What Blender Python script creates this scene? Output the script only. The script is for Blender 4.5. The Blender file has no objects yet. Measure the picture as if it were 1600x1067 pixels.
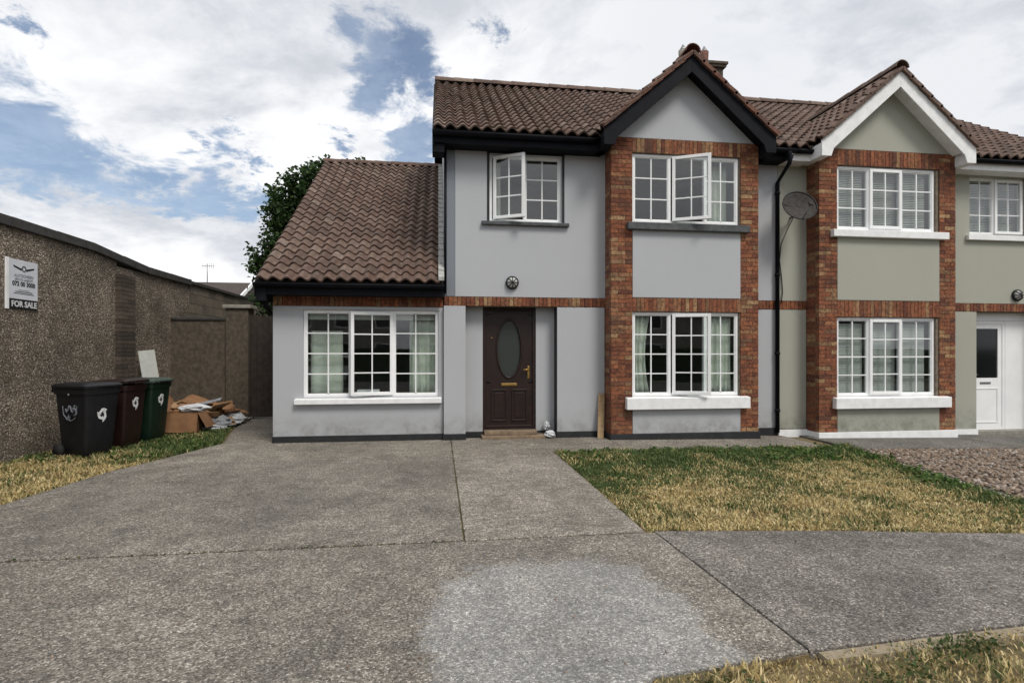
import bpy, bmesh, math, random
import numpy as np
from mathutils import Vector, Matrix, noise as mnoise
R = math.radians
rnd = random.Random(7)
S = bpy.context.scene
COL = S.collection

# ------------------------------------------------------------------ camera, sky, sun, exposure
YAW = math.atan(115 / 858)
CAM = Vector((0, 0, 1.5))
cd = bpy.data.cameras.new('camera'); cam = bpy.data.objects.new('camera', cd); COL.objects.link(cam)
cd.sensor_width = 36; cd.lens = 36 * 858 / 1600; cd.shift_y = 16.5 / 1600
cd.clip_start = .05; cd.clip_end = 6000
cam.location = CAM; cam.rotation_euler = (R(90), 0, -YAW)
S.camera = cam

SUN_EL, SUN_AZ = R(52), R(150)          # azimuth clockwise from +Y (into the picture)
sd = bpy.data.lights.new('sun', 'SUN'); so = bpy.data.objects.new('sun', sd); COL.objects.link(so)
sd.energy = 2.1; sd.angle = R(18); sd.color = (1, .95, .87)
sdir = Vector((math.sin(SUN_AZ) * math.cos(SUN_EL), math.cos(SUN_AZ) * math.cos(SUN_EL), math.sin(SUN_EL)))
so.rotation_euler = sdir.to_track_quat('Z', 'Y').to_euler()
so.location = (0, 0, 30)

S.view_settings.view_transform = 'Standard'; S.view_settings.look = 'None'
S.view_settings.exposure = .2; S.view_settings.gamma = 1; S.view_settings.use_curve_mapping = False


def skydir(px, py):                      # direction of a point of the sky, used for the gaps in the cloud
    c, s = math.cos(YAW), math.sin(YAW)
    x, z = (px - 800) / 858, (550 - py) / 858
    return Vector((x * c + s, c - x * s, z)).normalized()


class NT:                                # small node-tree helper
    def __init__(s, tree): s.t = tree; s.n = tree.nodes; s.l = tree.links
    def new(s, typ, **kw):
        n = s.n.new(typ)
        for k, v in kw.items(): setattr(n, k, v)
        return n
    def put(s, sock, v):
        if isinstance(v, bpy.types.NodeSocket): s.l.new(v, sock)
        elif v is not None: sock.default_value = v
    def math(s, op, a, b=None, c=None, clamp=False):
        n = s.new('ShaderNodeMath', operation=op, use_clamp=clamp)
        s.put(n.inputs[0], a)
        if b is not None: s.put(n.inputs[1], b)
        if c is not None: s.put(n.inputs[2], c)
        return n.outputs[0]
    def vmath(s, op, a, b=None):
        n = s.new('ShaderNodeVectorMath', operation=op); s.put(n.inputs[0], a)
        if b is not None: s.put(n.inputs[1], b)
        return n.outputs['Value'] if op in ('LENGTH', 'DISTANCE', 'DOT_PRODUCT') else n.outputs[0]
    def mix(s, f, a, b, blend='MIX'):
        n = s.new('ShaderNodeMix', data_type='RGBA', blend_type=blend)
        s.put(n.inputs[0], f)
        for i, v in ((6, a), (7, b)):
            s.put(n.inputs[i], v if isinstance(v, bpy.types.NodeSocket) else (*v, 1))
        return n.outputs[2]
    def noise(s, vec, scale, detail=4, rough=.55, dist=0):
        n = s.new('ShaderNodeTexNoise'); s.put(n.inputs['Vector'], vec)
        n.inputs['Scale'].default_value = scale; n.inputs['Detail'].default_value = detail
        n.inputs['Roughness'].default_value = rough; n.inputs['Distortion'].default_value = dist
        return n.outputs['Fac'], n.outputs['Color']
    def step(s, v, lo, hi, a=0., b=1.):
        n = s.new('ShaderNodeMapRange', interpolation_type='SMOOTHSTEP')
        s.put(n.inputs[0], v)
        for i, q in ((1, lo), (2, hi), (3, a), (4, b)): s.put(n.inputs[i], q)
        return n.outputs[0]
    def ramp(s, v, stops):
        n = s.new('ShaderNodeValToRGB'); s.put(n.inputs[0], v)
        e = n.color_ramp.elements
        while len(e) < len(stops): e.new(.5)
        for i, (p, c) in enumerate(stops):
            e[i].position = p; e[i].color = (*c, 1)
        return n.outputs[0]


W = bpy.data.worlds.new('World'); S.world = W; W.use_nodes = True
w = NT(W.node_tree); w.n.clear()
sky = w.new('ShaderNodeTexSky', sky_type='NISHITA'); sky.sun_disc = False
sky.sun_elevation = SUN_EL; sky.sun_rotation = SUN_AZ
sky.air_density = 1.0; sky.dust_density = 1.4; sky.ozone_density = 1.2
d = w.vmath('NORMALIZE', w.new('ShaderNodeTexCoord').outputs['Generated'])
sp = w.new('ShaderNodeSeparateXYZ'); w.put(sp.inputs[0], d)
den = w.math('ADD', w.math('MAXIMUM', sp.outputs[2], 0.), .22)
cb = w.new('ShaderNodeCombineXYZ')
w.put(cb.inputs[0], w.math('DIVIDE', sp.outputs[0], den)); w.put(cb.inputs[1], w.math('DIVIDE', sp.outputs[1], den))
uv = cb.outputs[0]
n1, _ = w.noise(uv, 1.5, 9, .58, .25)
n2, _ = w.noise(w.vmath('ADD', uv, (3.1, 7.7, 0)), 1.25, 8, .6, .3)
n3, nc = w.noise(uv, 4.2, 10, .68, .3)
warp = w.vmath('SCALE', w.vmath('SUBTRACT', nc, (.5, .5, .5)))
warp.node.inputs['Scale'].default_value = .22
dw = w.vmath('ADD', d, warp)
GAPS = [(-60, 205, .075), (10, 225, .07), (70, 238, .065), (130, 256, .06), (200, 278, .055), (265, 297, .05), (330, 308, .045), (385, 318, .04),
        (300, 212, .03), (345, 222, .04), (395, 238, .03), (612, 82, .06), (630, 122, .055), (588, 128, .05), (560, 45, .045), (655, 240, .05),
        (520, 216, .025), (20, 38, .03), (770, 40, .03), (-420, 160, .1), (1900, -150, .1)]
gap = None
for gx, gy, r in GAPS:
    g = w.step(w.vmath('DISTANCE', dw, tuple(skydir(gx, gy))), r * .05, r * 1.6, 1., 0.)
    gap = g if gap is None else w.math('MAXIMUM', gap, g)
cover = w.step(w.math('SUBTRACT', n1, w.math('MULTIPLY', gap, .55)), .05, .4)
cover = w.math('MAXIMUM', cover, w.step(sp.outputs[2], .0, .12, .85, 0.))
shade = w.step(n2, .38, .62)
shade = w.math('MULTIPLY', shade, w.step(n3, .28, .62, .55, 1.))
# cloud is greyer and flatter towards the right of the view, whiter on the left
east = w.step(sp.outputs[0], -.15, .4, 0., .5)
shade = w.math('MAXIMUM', shade, east, clamp=True)
cloud = w.mix(shade, (9.4, 9.45, 9.55), (5.5, 5.75, 6.25))
below = w.step(sp.outputs[2], -.05, .02)
veil = w.mix(w.step(n3, .3, .7, .1, .34), sky.outputs[0], (7.0, 7.9, 9.2))
skyc = w.mix(cover, veil, cloud)
skyc = w.mix(below, (1.6, 1.55, 1.5), skyc)
bg = w.new('ShaderNodeBackground'); w.put(bg.inputs[0], skyc); bg.inputs[1].default_value = .1
w.l.new(bg.outputs[0], w.new('ShaderNodeOutputWorld').inputs[0])

# ------------------------------------------------------------------ materials
M = {}
LICHEN = {'roof_tile', 'ridge_clay', 'dark_brick', 'block'}


def material(name):
    m = bpy.data.materials.new(name); m.use_nodes = True
    t = NT(m.node_tree); t.n.clear()
    p = t.new('ShaderNodeBsdfPrincipled'); o = t.new('ShaderNodeOutputMaterial')
    t.l.new(p.outputs[0], o.inputs[0]); M[name] = m
    return m, t, p


def bump(t, p, h, strength=.3, dist=.01):
    b = t.new('ShaderNodeBump'); b.inputs['Strength'].default_value = strength; b.inputs['Distance'].default_value = dist
    t.put(b.inputs['Height'], h); t.l.new(b.outputs[0], p.inputs['Normal'])


def coord(t, world=True):
    return t.new('ShaderNodeNewGeometry').outputs['Position'] if world else t.new('ShaderNodeTexCoord').outputs['Object']


def simple(name, c1, c2=None, scale=6, rough=.7, bs=0, bscale=60, world=True, metal=0, spec=.4):
    m, t, p = material(name); v = coord(t, world)
    c2 = c2 or tuple(x * .8 for x in c1)
    f, _ = t.noise(v, scale, 6, .6)
    t.put(p.inputs['Base Color'], t.mix(t.step(f, .3, .7), c1, c2))
    p.inputs['Roughness'].default_value = rough; p.inputs['Metallic'].default_value = metal
    p.inputs['Specular IOR Level'].default_value = spec
    if bs:
        h, _ = t.noise(v, bscale, 5, .6); bump(t, p, h, bs, .004)
    return m


def island_random(t):
    a = t.new('ShaderNodeObjectInfo').outputs['Random']; b = t.new('ShaderNodeNewGeometry').outputs['Random Per Island']
    return t.math('FRACT', t.math('ADD', a, b))


def pieces(name, stops, scale, var, rough=.85, bs=.4, bscale=120, dark=.55, world=True):
    m, t, p = material(name); v = coord(t, world)
    c = t.ramp(island_random(t), stops)
    f, _ = t.noise(v, scale, 6, .65)
    k = t.step(f, .3, .7, 1 - var, 1 + var * .5)
    cc = t.vmath('SCALE', c); t.put(cc.node.inputs['Scale'], k)
    g, _ = t.noise(v, 1.7, 5, .6)
    cc2 = t.mix(t.step(g, .5, .75, 0., dark), cc, tuple(x * .45 for x in stops[0][1]))
    if name in LICHEN:
        q, _ = t.noise(v, 9, 6, .7); q2, _ = t.noise(v, 31, 4, .6)
        cc2 = t.mix(t.math('MULTIPLY', t.step(q, .56, .7, 0., .6), t.step(q2, .45, .6)), cc2, (.3, .29, .25))
        q3, _ = t.noise(v, 5.3, 6, .7); cc2 = t.mix(t.step(q3, .6, .75, 0., .55), cc2, (.05, .052, .03))
    t.put(p.inputs['Base Color'], cc2); p.inputs['Roughness'].default_value = rough
    h, _ = t.noise(v, bscale, 4, .6); bump(t, p, h, bs, .004)
    return m


def render_wall(name, c, dirt):                  # painted smooth render with streaks and splash-back dirt near the ground
    m, t, p = material(name); v = coord(t)
    f, _ = t.noise(v, 1.3, 6, .6)
    mp = t.new('ShaderNodeMapping'); t.put(mp.inputs[0], v); mp.inputs['Scale'].default_value = (9, 9, .7)
    s, _ = t.noise(mp.outputs[0], 1, 5, .65)
    col = t.mix(t.step(f, .3, .75, 0., .4), c, tuple(x * .92 for x in c))
    col = t.mix(t.step(s, .55, .85, 0., .2), col, tuple(x * .7 for x in c))
    sx = t.new('ShaderNodeSeparateXYZ'); t.put(sx.inputs[0], v)
    n, _ = t.noise(v, 5, 6, .7)
    k = t.math('MULTIPLY', t.step(sx.outputs[2], .08, .55, 1., 0.), t.step(n, .35, .7, .1, .75))
    col = t.mix(k, col, dirt)
    t.put(p.inputs['Base Color'], col); p.inputs['Roughness'].default_value = .75; p.inputs['Specular IOR Level'].default_value = .3
    h, _ = t.noise(v, 55, 5, .7); bump(t, p, h, .25, .004)


render_wall('grey_render', (.425, .438, .462), (.2, .2, .19))
render_wall('sage_render', (.365, .368, .315), (.16, .16, .13))
render_wall('slate_render', (.2, .22, .25), (.12, .12, .12))
BR = [(0, (.13, .043, .024)), (.2, (.22, .073, .035)), (.38, (.28, .1, .044)), (.52, (.18, .06, .03)), (.66, (.29, .128, .06)), (.78, (.115, .045, .028)), (.9, (.36, .22, .11)), (1, (.23, .09, .045))]
pieces('brick', BR, 26, .6, .92, .9, 70, .5)
TL = [(0, (.08, .049, .036)), (.3, (.125, .077, .057)), (.6, (.15, .098, .074)), (.8, (.105, .057, .04)), (1, (.2, .145, .115))]
pieces('roof_tile', TL, 14, .4, .8, .35, 150, .5)
pieces('ridge_clay', [(0, (.13, .055, .035)), (.5, (.2, .075, .045)), (1, (.11, .06, .045))], 14, .4, .85)
simple('mortar', (.21, .17, .13), (.11, .088, .066), 20, .95, .4, 120)
simple('flashing', (.42, .42, .4), (.25, .25, .24), 16, .85, .5, 70)
simple('black_pvc', (.006, .0068, .0095), (.009, .01, .0135), 5, .6, spec=.1)
simple('black_paint', (.009, .01, .012), (.016, .017, .019), 8, .6, .15, 60)
simple('white_pvc', (.86, .87, .88), (.8, .81, .82), 3, .32, 0)
simple('white_paint', (.85, .86, .87), (.74, .75, .75), 7, .6, .12, 60)
simple('grey_sill', (.1, .105, .11), (.05, .054, .058), 9, .75, .3, 60)
simple('plinth_dark', (.024, .026, .028), (.013, .014, .016), 6, .8, .3, 50)
simple('deck', (.03, .025, .022), None, 5, .95)
simple('room', (.3, .29, .28), (.22, .21, .2), 2, .9)
simple('room_floor', (.09, .07, .055), None, 2, .8)
simple('dark_wood', (.022, .0095, .0075), (.011, .005, .004), 9, .45, .12, 40)
simple('brass', (.55, .36, .12), (.4, .25, .08), 20, .35, metal=.9)
simple('steel', (.35, .35, .35), (.2, .2, .2), 20, .4, metal=.8)
simple('curtain', (.6, .63, .56), (.5, .53, .46), 5, .9)
simple('blind', (.5, .51, .49), (.42, .43, .41), 5, .7)
simple('raw_wood', (.42, .3, .17), (.3, .2, .11), 14, .8, .2, 60)
simple('grey_wood', (.05, .038, .03), (.028, .021, .017), 9, .85, .4, 40)
simple('white_board', (.52, .53, .5), (.44, .45, .42), 6, .7)
simple('cardboard', (.27, .145, .07), (.2, .1, .05), 7, .9, .1, 50, world=False)
simple('cardboard_pale', (.36, .23, .13), (.28, .17, .09), 7, .9, .1, 50, world=False)
simple('paper', (.62, .63, .64), (.45, .47, .5), 12, .6, .15, 40)
simple('paper_grey', (.3, .31, .33), (.2, .21, .23), 12, .7, .15, 40)
simple('bin_black', (.005, .0052, .007), (.009, .0095, .012), 7, .45, .1, 60, world=False)
simple('bin_brown', (.02, .008, .0065), (.013, .005, .004), 7, .45, .1, 60, world=False)
simple('bin_green', (.005, .02, .011), (.004, .014, .008), 7, .45, .1, 60, world=False)
simple('bin_green_lid', (.06, .08, .066), (.03, .05, .038), 8, .5, .1, 60, world=False)
simple('rubber', (.012, .012, .012), None, 7, .8)
simple('emblem_white', (.7, .71, .72), (.6, .61, .62), 20, .6)
simple('emblem_faint', (.2, .22, .25), (.1, .11, .13), 30, .6)
simple('sign_white', (.66, .68, .73), (.6, .62, .67), 5, .5)
simple('sign_black', (.012, .013, .015), None, 5, .5)
simple('sign_grey', (.3, .31, .34), None, 5, .5)
simple('bark', (.07, .05, .035), (.04, .03, .02), 12, .9, .6, 30)
simple('asphalt', (.06, .06, .06), (.045, .045, .045), 3, .9, .4, 100)
simple('dish_grey', (.05, .05, .05), (.03, .02, .014), 16, .8, .5, 45)
simple('grit', (.3, .25, .18), (.2, .165, .115), 25, .95, .6, 90)
simple('step_stone', (.26, .19, .125), (.15, .11, .075), 11, .9, .4, 60)
simple('kerb_stone', (.3, .28, .24), (.2, .19, .16), 9, .9, .4, 70)
simple('opposite_render', (.3, .29, .26), (.24, .23, .21), 2, .9)
simple('opposite_roof', (.07, .055, .05), None, 2, .9)
simple('car_white', (.7, .71, .72), None, 2, .25)
simple('dark_glass', (.01, .011, .012), None, 2, .08)
simple('hedge', (.03, .05, .018), (.02, .035, .012), 5, .9, .8, 20)

m, t, p = material('glass')                       # thin window glass: a Fresnel mirror over a clear view
fr = t.new('ShaderNodeFresnel'); fr.inputs[0].default_value = 1.55
tr = t.new('ShaderNodeBsdfTransparent'); tr.inputs[0].default_value = (.93, .96, .95, 1)
gl = t.new('ShaderNodeBsdfGlossy'); gl.inputs['Roughness'].default_value = .015; gl.inputs[0].default_value = (1, 1, 1, 1)
nv, _ = t.noise(coord(t), 1.6, 2, .5)
bb = t.new('ShaderNodeBump'); bb.inputs['Strength'].default_value = .05; bb.inputs['Distance'].default_value = .02
t.put(bb.inputs['Height'], nv); t.l.new(bb.outputs[0], gl.inputs['Normal'])
mx = t.new('ShaderNodeMixShader'); bf = t.new('ShaderNodeNewGeometry').outputs['Backfacing']
t.put(mx.inputs[0], t.math('MULTIPLY', t.math('MULTIPLY', fr.outputs[0], 2.3), t.math('SUBTRACT', 1., bf), clamp=True))
t.l.new(tr.outputs[0], mx.inputs[1]); t.l.new(gl.outputs[0], mx.inputs[2])
t.l.new(mx.outputs[0], [n for n in t.n if n.type == 'OUTPUT_MATERIAL'][0].inputs[0])

m, t, p = material('obscure_glass')
f, _ = t.noise(coord(t), 40, 3, .5)
p.inputs['Base Color'].default_value = (.04, .045, .042, 1); p.inputs['Roughness'].default_value = .22; bump(t, p, f, .3, .004)

m, t, p = material('pebble_dash')                 # pebble dash: separate pebbles of different colour, streaked with damp
v = coord(t)
vo = t.new('ShaderNodeTexVoronoi'); t.put(vo.inputs['Vector'], v); vo.inputs['Scale'].default_value = 46
sc = t.new('ShaderNodeSeparateColor'); t.put(sc.inputs[0], vo.outputs['Color'])
c = t.ramp(sc.outputs[0], [(0, (.105, .082, .06)), (.3, (.195, .157, .118)), (.6, (.275, .225, .17)), (.85, (.37, .31, .245)), (1, (.54, .49, .43))])
c = t.mix(t.step(vo.outputs['Distance'], .4, .8), c, (.075, .06, .045))
n, _ = t.noise(v, .9, 6, .6); n5, _ = t.noise(v, 3.5, 5, .6)
k = t.vmath('SCALE', c); t.put(k.node.inputs['Scale'], t.math('MULTIPLY', t.step(n, .3, .7, .7, 1.25), t.step(n5, .3, .7, .8, 1.15)))
mp = t.new('ShaderNodeMapping'); t.put(mp.inputs[0], v); mp.inputs['Scale'].default_value = (4, 3.2, .35)
dr, _ = t.noise(mp.outputs[0], 1, 6, .65)
k = t.mix(t.step(dr, .55, .8, 0., .4), k, (.06, .052, .04))
t.put(p.inputs['Base Color'], k); p.inputs['Roughness'].default_value = .9
bump(t, p, t.math('SUBTRACT', 1., vo.outputs['Distance']), .8, .015)
simple('dash_dark', (.115, .092, .068), (.06, .049, .037), 12, .95, .8, 45)
simple('coping', (.06, .058, .054), (.035, .034, .032), 7, .9, .5, 50)
pieces('block', [(0, (.11, .095, .075)), (.5, (.16, .135, .105)), (1, (.2, .17, .13))], 20, .35, .95, .6, 60, .3)
pieces('dark_brick', [(0, (.045, .035, .028)), (.5, (.075, .055, .042)), (1, (.11, .085, .065))], 20, .35, .95, .6, 60, .3)


def concrete(name, tint=(1, 1, 1), patch=True, lines=False):
    m, t, p = material(name); v = coord(t)
    vo = t.new('ShaderNodeTexVoronoi'); t.put(vo.inputs['Vector'], v); vo.inputs['Scale'].default_value = 105
    sc = t.new('ShaderNodeSeparateColor'); t.put(sc.inputs[0], vo.outputs['Color'])
    c = t.ramp(sc.outputs[0], [(0, (.06, .054, .047)), (.3, (.115, .104, .091)), (.65, (.18, .164, .145)), (.9, (.26, .24, .215)), (1, (.42, .4, .37))])
    n, _ = t.noise(v, .8, 7, .62, .3); n2, _ = t.noise(v, 4.5, 7, .65); n3, _ = t.noise(v, 26, 4, .6)
    k = t.math('MULTIPLY', t.step(n, .3, .72, .74, 1.22), t.step(n2, .3, .7, .8, 1.2))
    k = t.math('MULTIPLY', k, t.step(n3, .3, .7, .78, 1.22))
    cs = t.vmath('SCALE', c); t.put(cs.node.inputs['Scale'], k)
    c = t.mix(1., cs, tint, 'MULTIPLY')
    if patch:                                     # pale worn patch where the path was made good
        nn, col = t.noise(v, 2.2, 5, .6)
        wv = t.vmath('SCALE', t.vmath('SUBTRACT', col, (.5, .5, .5))); wv.node.inputs['Scale'].default_value = .45
        q = t.vmath('ADD', v, wv)
        s = t.new('ShaderNodeSeparateXYZ'); t.put(s.inputs[0], q)
        a = t.math('ABSOLUTE', t.math('SUBTRACT', s.outputs[0], .69)); b = t.math('ABSOLUTE', t.math('SUBTRACT', s.outputs[1], 2.75))
        e = t.math('ADD', t.math('POWER', t.math('DIVIDE', a, .77), 3.), t.math('POWER', t.math('DIVIDE', b, 1.12), 3.))
        ee = t.math('ADD', e, t.math('ADD', t.math('MULTIPLY', t.math('SUBTRACT', n2, .5), 1.3), t.math('MULTIPLY', t.math('SUBTRACT', n3, .5), .9)))
        sx_ = t.new('ShaderNodeSeparateXYZ'); t.put(sx_.inputs[0], v)
        mr = t.new('ShaderNodeMapRange', interpolation_type='SMOOTHSTEP'); t.put(mr.inputs[0], ee); mr.inputs[1].default_value = .78
        t.put(mr.inputs[2], t.step(sx_.outputs[0], .1, .9, 1.0, 1.35)); mr.inputs[3].default_value = 1; mr.inputs[4].default_value = 0
        mask = t.math('MULTIPLY', mr.outputs[0], t.step(nn, .25, .6, .75, 1.))
        pale = t.mix(.2, cs, (.3, .305, .31)); pale = t.vmath('SCALE', pale); pale.node.inputs['Scale'].default_value = 1.45
        pale = t.mix(1., pale, (.97, .99, 1.01), 'MULTIPLY')
        c = t.mix(mask, c, pale)
    if lines:                                     # cross brushed finish
        mp = t.new('ShaderNodeMapping'); t.put(mp.inputs[0], v); mp.inputs['Scale'].default_value = (4, 28, 1)
        b1, _ = t.noise(mp.outputs[0], 1, 4, .6)
        c = t.mix(t.step(b1, .5, .64, 0., .55), c, (.075, .07, .062))
    tm = t.new('ShaderNodeMapping'); t.put(tm.inputs[0], v); tm.inputs['Scale'].default_value = (1.5, .3, 1)
    ty, _ = t.noise(tm.outputs[0], 1, 5, .6)
    c = t.mix(t.step(ty, .5, .7, 0., .32), c, (.07, .066, .058))
    oi, _ = t.noise(v, .55, 5, .55, .6); c = t.mix(t.step(oi, .6, .68, 0., .22), c, (.24, .225, .2))
    sp_, _ = t.noise(v, 7, 3, .5); c = t.mix(t.step(sp_, .735, .76, 0., .6), c, (.045, .042, .036))
    wh, _ = t.noise(t.vmath('ADD', v, (7, 3, 1)), 11, 2, .5); c = t.mix(t.step(wh, .76, .79, 0., .6), c, (.5, .49, .46))
    st, _ = t.noise(v, 1.7, 4, .5, .5)
    c = t.mix(t.step(st, .62, .72, 0., .3), c, (.055, .052, .046))
    t.put(p.inputs['Base Color'], c); p.inputs['Roughness'].default_value = .88
    h = t.math('ADD', t.math('SUBTRACT', 1., vo.outputs['Distance']), t.math('MULTIPLY', n2, .6))
    bump(t, p, h, .55, .012)


concrete('concrete', (1.1, 1.08, 1.045))
concrete('path_concrete', (.96, .95, .95), patch=False)
concrete('apron_concrete', (1.27, 1.23, 1.15), patch=False)
concrete('brushed_concrete', (1.5, 1.46, 1.4), patch=False, lines=True)
concrete('neighbour_concrete', (.8, .82, .82), patch=False)

m, t, p = material('soil'); v = coord(t)
f, _ = t.noise(v, 9, 7, .7); g, _ = t.noise(v, 1.5, 4, .6)
t.put(p.inputs['Base Color'], t.mix(t.step(f, .3, .7), t.mix(t.step(g, .4, .65), (.24, .18, .085), (.1, .105, .04)), (.09, .065, .035)))
p.inputs['Roughness'].default_value = .95; bump(t, p, f, .8, .03)
simple('far_ground', (.07, .085, .04), (.1, .09, .05), .1, .95)
simple('gravel_bed_soil', (.1, .08, .06), None, 20, .95, .5, 50)

for nm in ('grass', 'leaf'):
    m, t, p = material(nm)
    a = t.new('ShaderNodeAttribute'); a.attribute_name = 'Col'
    t.put(p.inputs['Base Color'], a.outputs['Color']); p.inputs['Roughness'].default_value = .65
    p.inputs['Specular IOR Level'].default_value = .25
    tl = t.new('ShaderNodeBsdfTranslucent'); t.put(tl.inputs[0], a.outputs['Color'])
    mx = t.new('ShaderNodeMixShader'); mx.inputs[0].default_value = .3
    t.l.new(p.outputs[0], mx.inputs[1]); t.l.new(tl.outputs[0], mx.inputs[2])
    t.l.new(mx.outputs[0], [n for n in t.n if n.type == 'OUTPUT_MATERIAL'][0].inputs[0])
pieces('gravel', [(0, (.1, .075, .055)), (.3, (.2, .14, .1)), (.6, (.3, .22, .16)), (.85, (.16, .14, .125)), (1, (.5, .44, .38))], 30, .3, .85, .3, 90, .1)

# ------------------------------------------------------------------ building helpers
OFF = {}                                          # where a parent's local frame sits, per object


def tag(o, label=None, cat=None, group=None, kind=None):
    if label: o['label'] = label
    if cat: o['category'] = cat
    if group: o['group'] = group
    if kind: o['kind'] = kind
    return o


def thing(name, label, cat, loc=(0, 0, 0), rotz=0, group=None, local=False):
    """An Empty at the base of a thing. Its children are given in world metres, or (local) in its own frame."""
    o = bpy.data.objects.new(name, None); COL.objects.link(o)
    o.location = loc; o.rotation_euler = (0, 0, rotz); o.empty_display_size = .2
    OFF[o] = Vector((0, 0, 0)) if local else Vector(loc)
    return tag(o, label, cat, group)


class MB:
    def __init__(s): s.v = []; s.f = []; s.mi = []; s.cur = 0; s.T = None; s.sm = False; s.smooth = []
    def add(s, vs, fs):
        b = len(s.v)
        for q in vs:
            q = Vector(q); s.v.append(s.T @ q if s.T else q)
        for f in fs:
            s.f.append([b + i for i in f]); s.mi.append(s.cur); s.smooth.append(s.sm)
        return s
    def box(s, x0, x1, y0, y1, z0, z1):
        vs = [(x, y, z) for z in (z0, z1) for y in (y0, y1) for x in (x0, x1)]
        return s.add(vs, [(0, 2, 3, 1), (4, 5, 7, 6), (0, 1, 5, 4), (2, 6, 7, 3), (0, 4, 6, 2), (1, 3, 7, 5)])
    def prism(s, poly, a, b):
        """poly: list of 3D points of one cap, the other cap offset by vector b-a."""
        n = len(poly); dv = Vector(b) - Vector(a)
        vs = [Vector(q) for q in poly] + [Vector(q) + dv for q in poly]
        return s.add(vs, [list(range(n)), list(range(2 * n - 1, n - 1, -1))] + [(i, (i + 1) % n, n + (i + 1) % n, n + i)[::-1] for i in range(n)])
    def tube(s, pts, r, n=8, cap=True):
        pts = [Vector(q) for q in pts]; rs = r if isinstance(r, (list, tuple)) else [r] * len(pts)
        vs = []; fs = []
        for i, q in enumerate(pts):
            tdir = (pts[min(i + 1, len(pts) - 1)] - pts[max(i - 1, 0)]).normalized()
            up = Vector((0, 0, 1)) if abs(tdir.z) < .9 else Vector((1, 0, 0))
            a = tdir.cross(up).normalized(); b = tdir.cross(a)
            for k in range(n):
                an = 2 * math.pi * k / n; vs.append(q + (a * math.cos(an) + b * math.sin(an)) * rs[i])
        for i in range(len(pts) - 1):
            for k in range(n):
                fs.append((i * n + k, i * n + (k + 1) % n, (i + 1) * n + (k + 1) % n, (i + 1) * n + k))
        if cap: fs += [list(range(n))[::-1], [(len(pts) - 1) * n + k for k in range(n)]]
        sm = s.sm; s.sm = n > 5; s.add(vs, fs); s.sm = sm
        return s
    def grid(s, fn, nu, nv, close=False):
        vs = [fn(i / nu, j / nv) for j in range(nv + 1) for i in range(nu + 1)]
        return s.add(vs, [(j * (nu + 1) + i, j * (nu + 1) + i + 1, (j + 1) * (nu + 1) + i + 1, (j + 1) * (nu + 1) + i) for j in range(nv) for i in range(nu)])
    def ring(s, x0, x1, y0, y1, z0, z1, t, tb=None):
        """a rectangular frame in the XZ plane with bar width t"""
        tb = tb or t
        s.box(x0, x0 + t, y0, y1, z0, z1); s.box(x1 - t, x1, y0, y1, z0, z1)
        s.box(x0 + t, x1 - t, y0, y1, z0, z0 + tb); s.box(x0 + t, x1 - t, y0, y1, z1 - t, z1)
        return s
    def build(s, name, mat, parent=None, bevel=0, **kw):
        mats = mat if isinstance(mat, (list, tuple)) else [mat]
        xs = np.array([tuple(q) for q in s.v]); c = Vector((xs.min(0) + xs.max(0)) / 2); c.z = float(xs[:, 2].min())
        me = bpy.data.meshes.new(name); me.from_pydata([tuple(q - c) for q in s.v], [], s.f)
        for q in mats: me.materials.append(M[q])
        me.polygons.foreach_set('material_index', s.mi); me.polygons.foreach_set('use_smooth', s.smooth)
        o = bpy.data.objects.new(name, me); COL.objects.link(o)
        place(o, c, parent)
        if bevel:
            bv = o.modifiers.new('bevel', 'BEVEL'); bv.width = bevel; bv.segments = 2; bv.limit_method = 'ANGLE'; bv.angle_limit = R(40)
        return tag(o, kw.get('label'), kw.get('cat'), kw.get('group'), kw.get('kind'))


def place(o, c, parent):
    OFF[o] = Vector(c)
    if parent: o.parent = parent; o.location = Vector(c) - OFF[parent]
    else: o.location = c


def panel(mb, x0, x1, z0, z1, y0, y1, holes=()):
    """a wall in the XZ plane with rectangular openings, reveals included"""
    xs = sorted({x0, x1, *[q for h in holes for q in h[:2] if x0 < q < x1]}); zs = sorted({z0, z1, *[q for h in holes for q in h[2:] if z0 < q < z1]})
    def solid(i, j):
        if not (0 <= i < len(xs) - 1 and 0 <= j < len(zs) - 1): return False
        cx, cz = (xs[i] + xs[i + 1]) / 2, (zs[j] + zs[j + 1]) / 2
        return not any(h[0] < cx < h[1] and h[2] < cz < h[3] for h in holes)
    for i in range(len(xs) - 1):
        for j in range(len(zs) - 1):
            if not solid(i, j): continue
            a, b, c, d_ = xs[i], xs[i + 1], zs[j], zs[j + 1]
            mb.add([(a, y0, c), (b, y0, c), (b, y0, d_), (a, y0, d_)], [(0, 1, 2, 3)])
            mb.add([(a, y1, c), (b, y1, c), (b, y1, d_), (a, y1, d_)], [(3, 2, 1, 0)])
            if not solid(i - 1, j): mb.add([(a, y0, c), (a, y0, d_), (a, y1, d_), (a, y1, c)], [(0, 1, 2, 3)])
            if not solid(i + 1, j): mb.add([(b, y0, c), (b, y0, d_), (b, y1, d_), (b, y1, c)], [(3, 2, 1, 0)])
            if not solid(i, j - 1): mb.add([(a, y0, c), (b, y0, c), (b, y1, c), (a, y1, c)], [(3, 2, 1, 0)])
            if not solid(i, j + 1): mb.add([(a, y0, d_), (b, y0, d_), (b, y1, d_), (a, y1, d_)], [(0, 1, 2, 3)])
    return mb


def gz(x): return -.016 * max(0., x - 3.5)        # the plot falls gently to the right

# ------------------------------------------------------------------ pieces laid in numbers: bricks and tiles
def screen_size(p): return 1 / (Vector(p) - CAM).length


BRICK = {}


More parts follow.
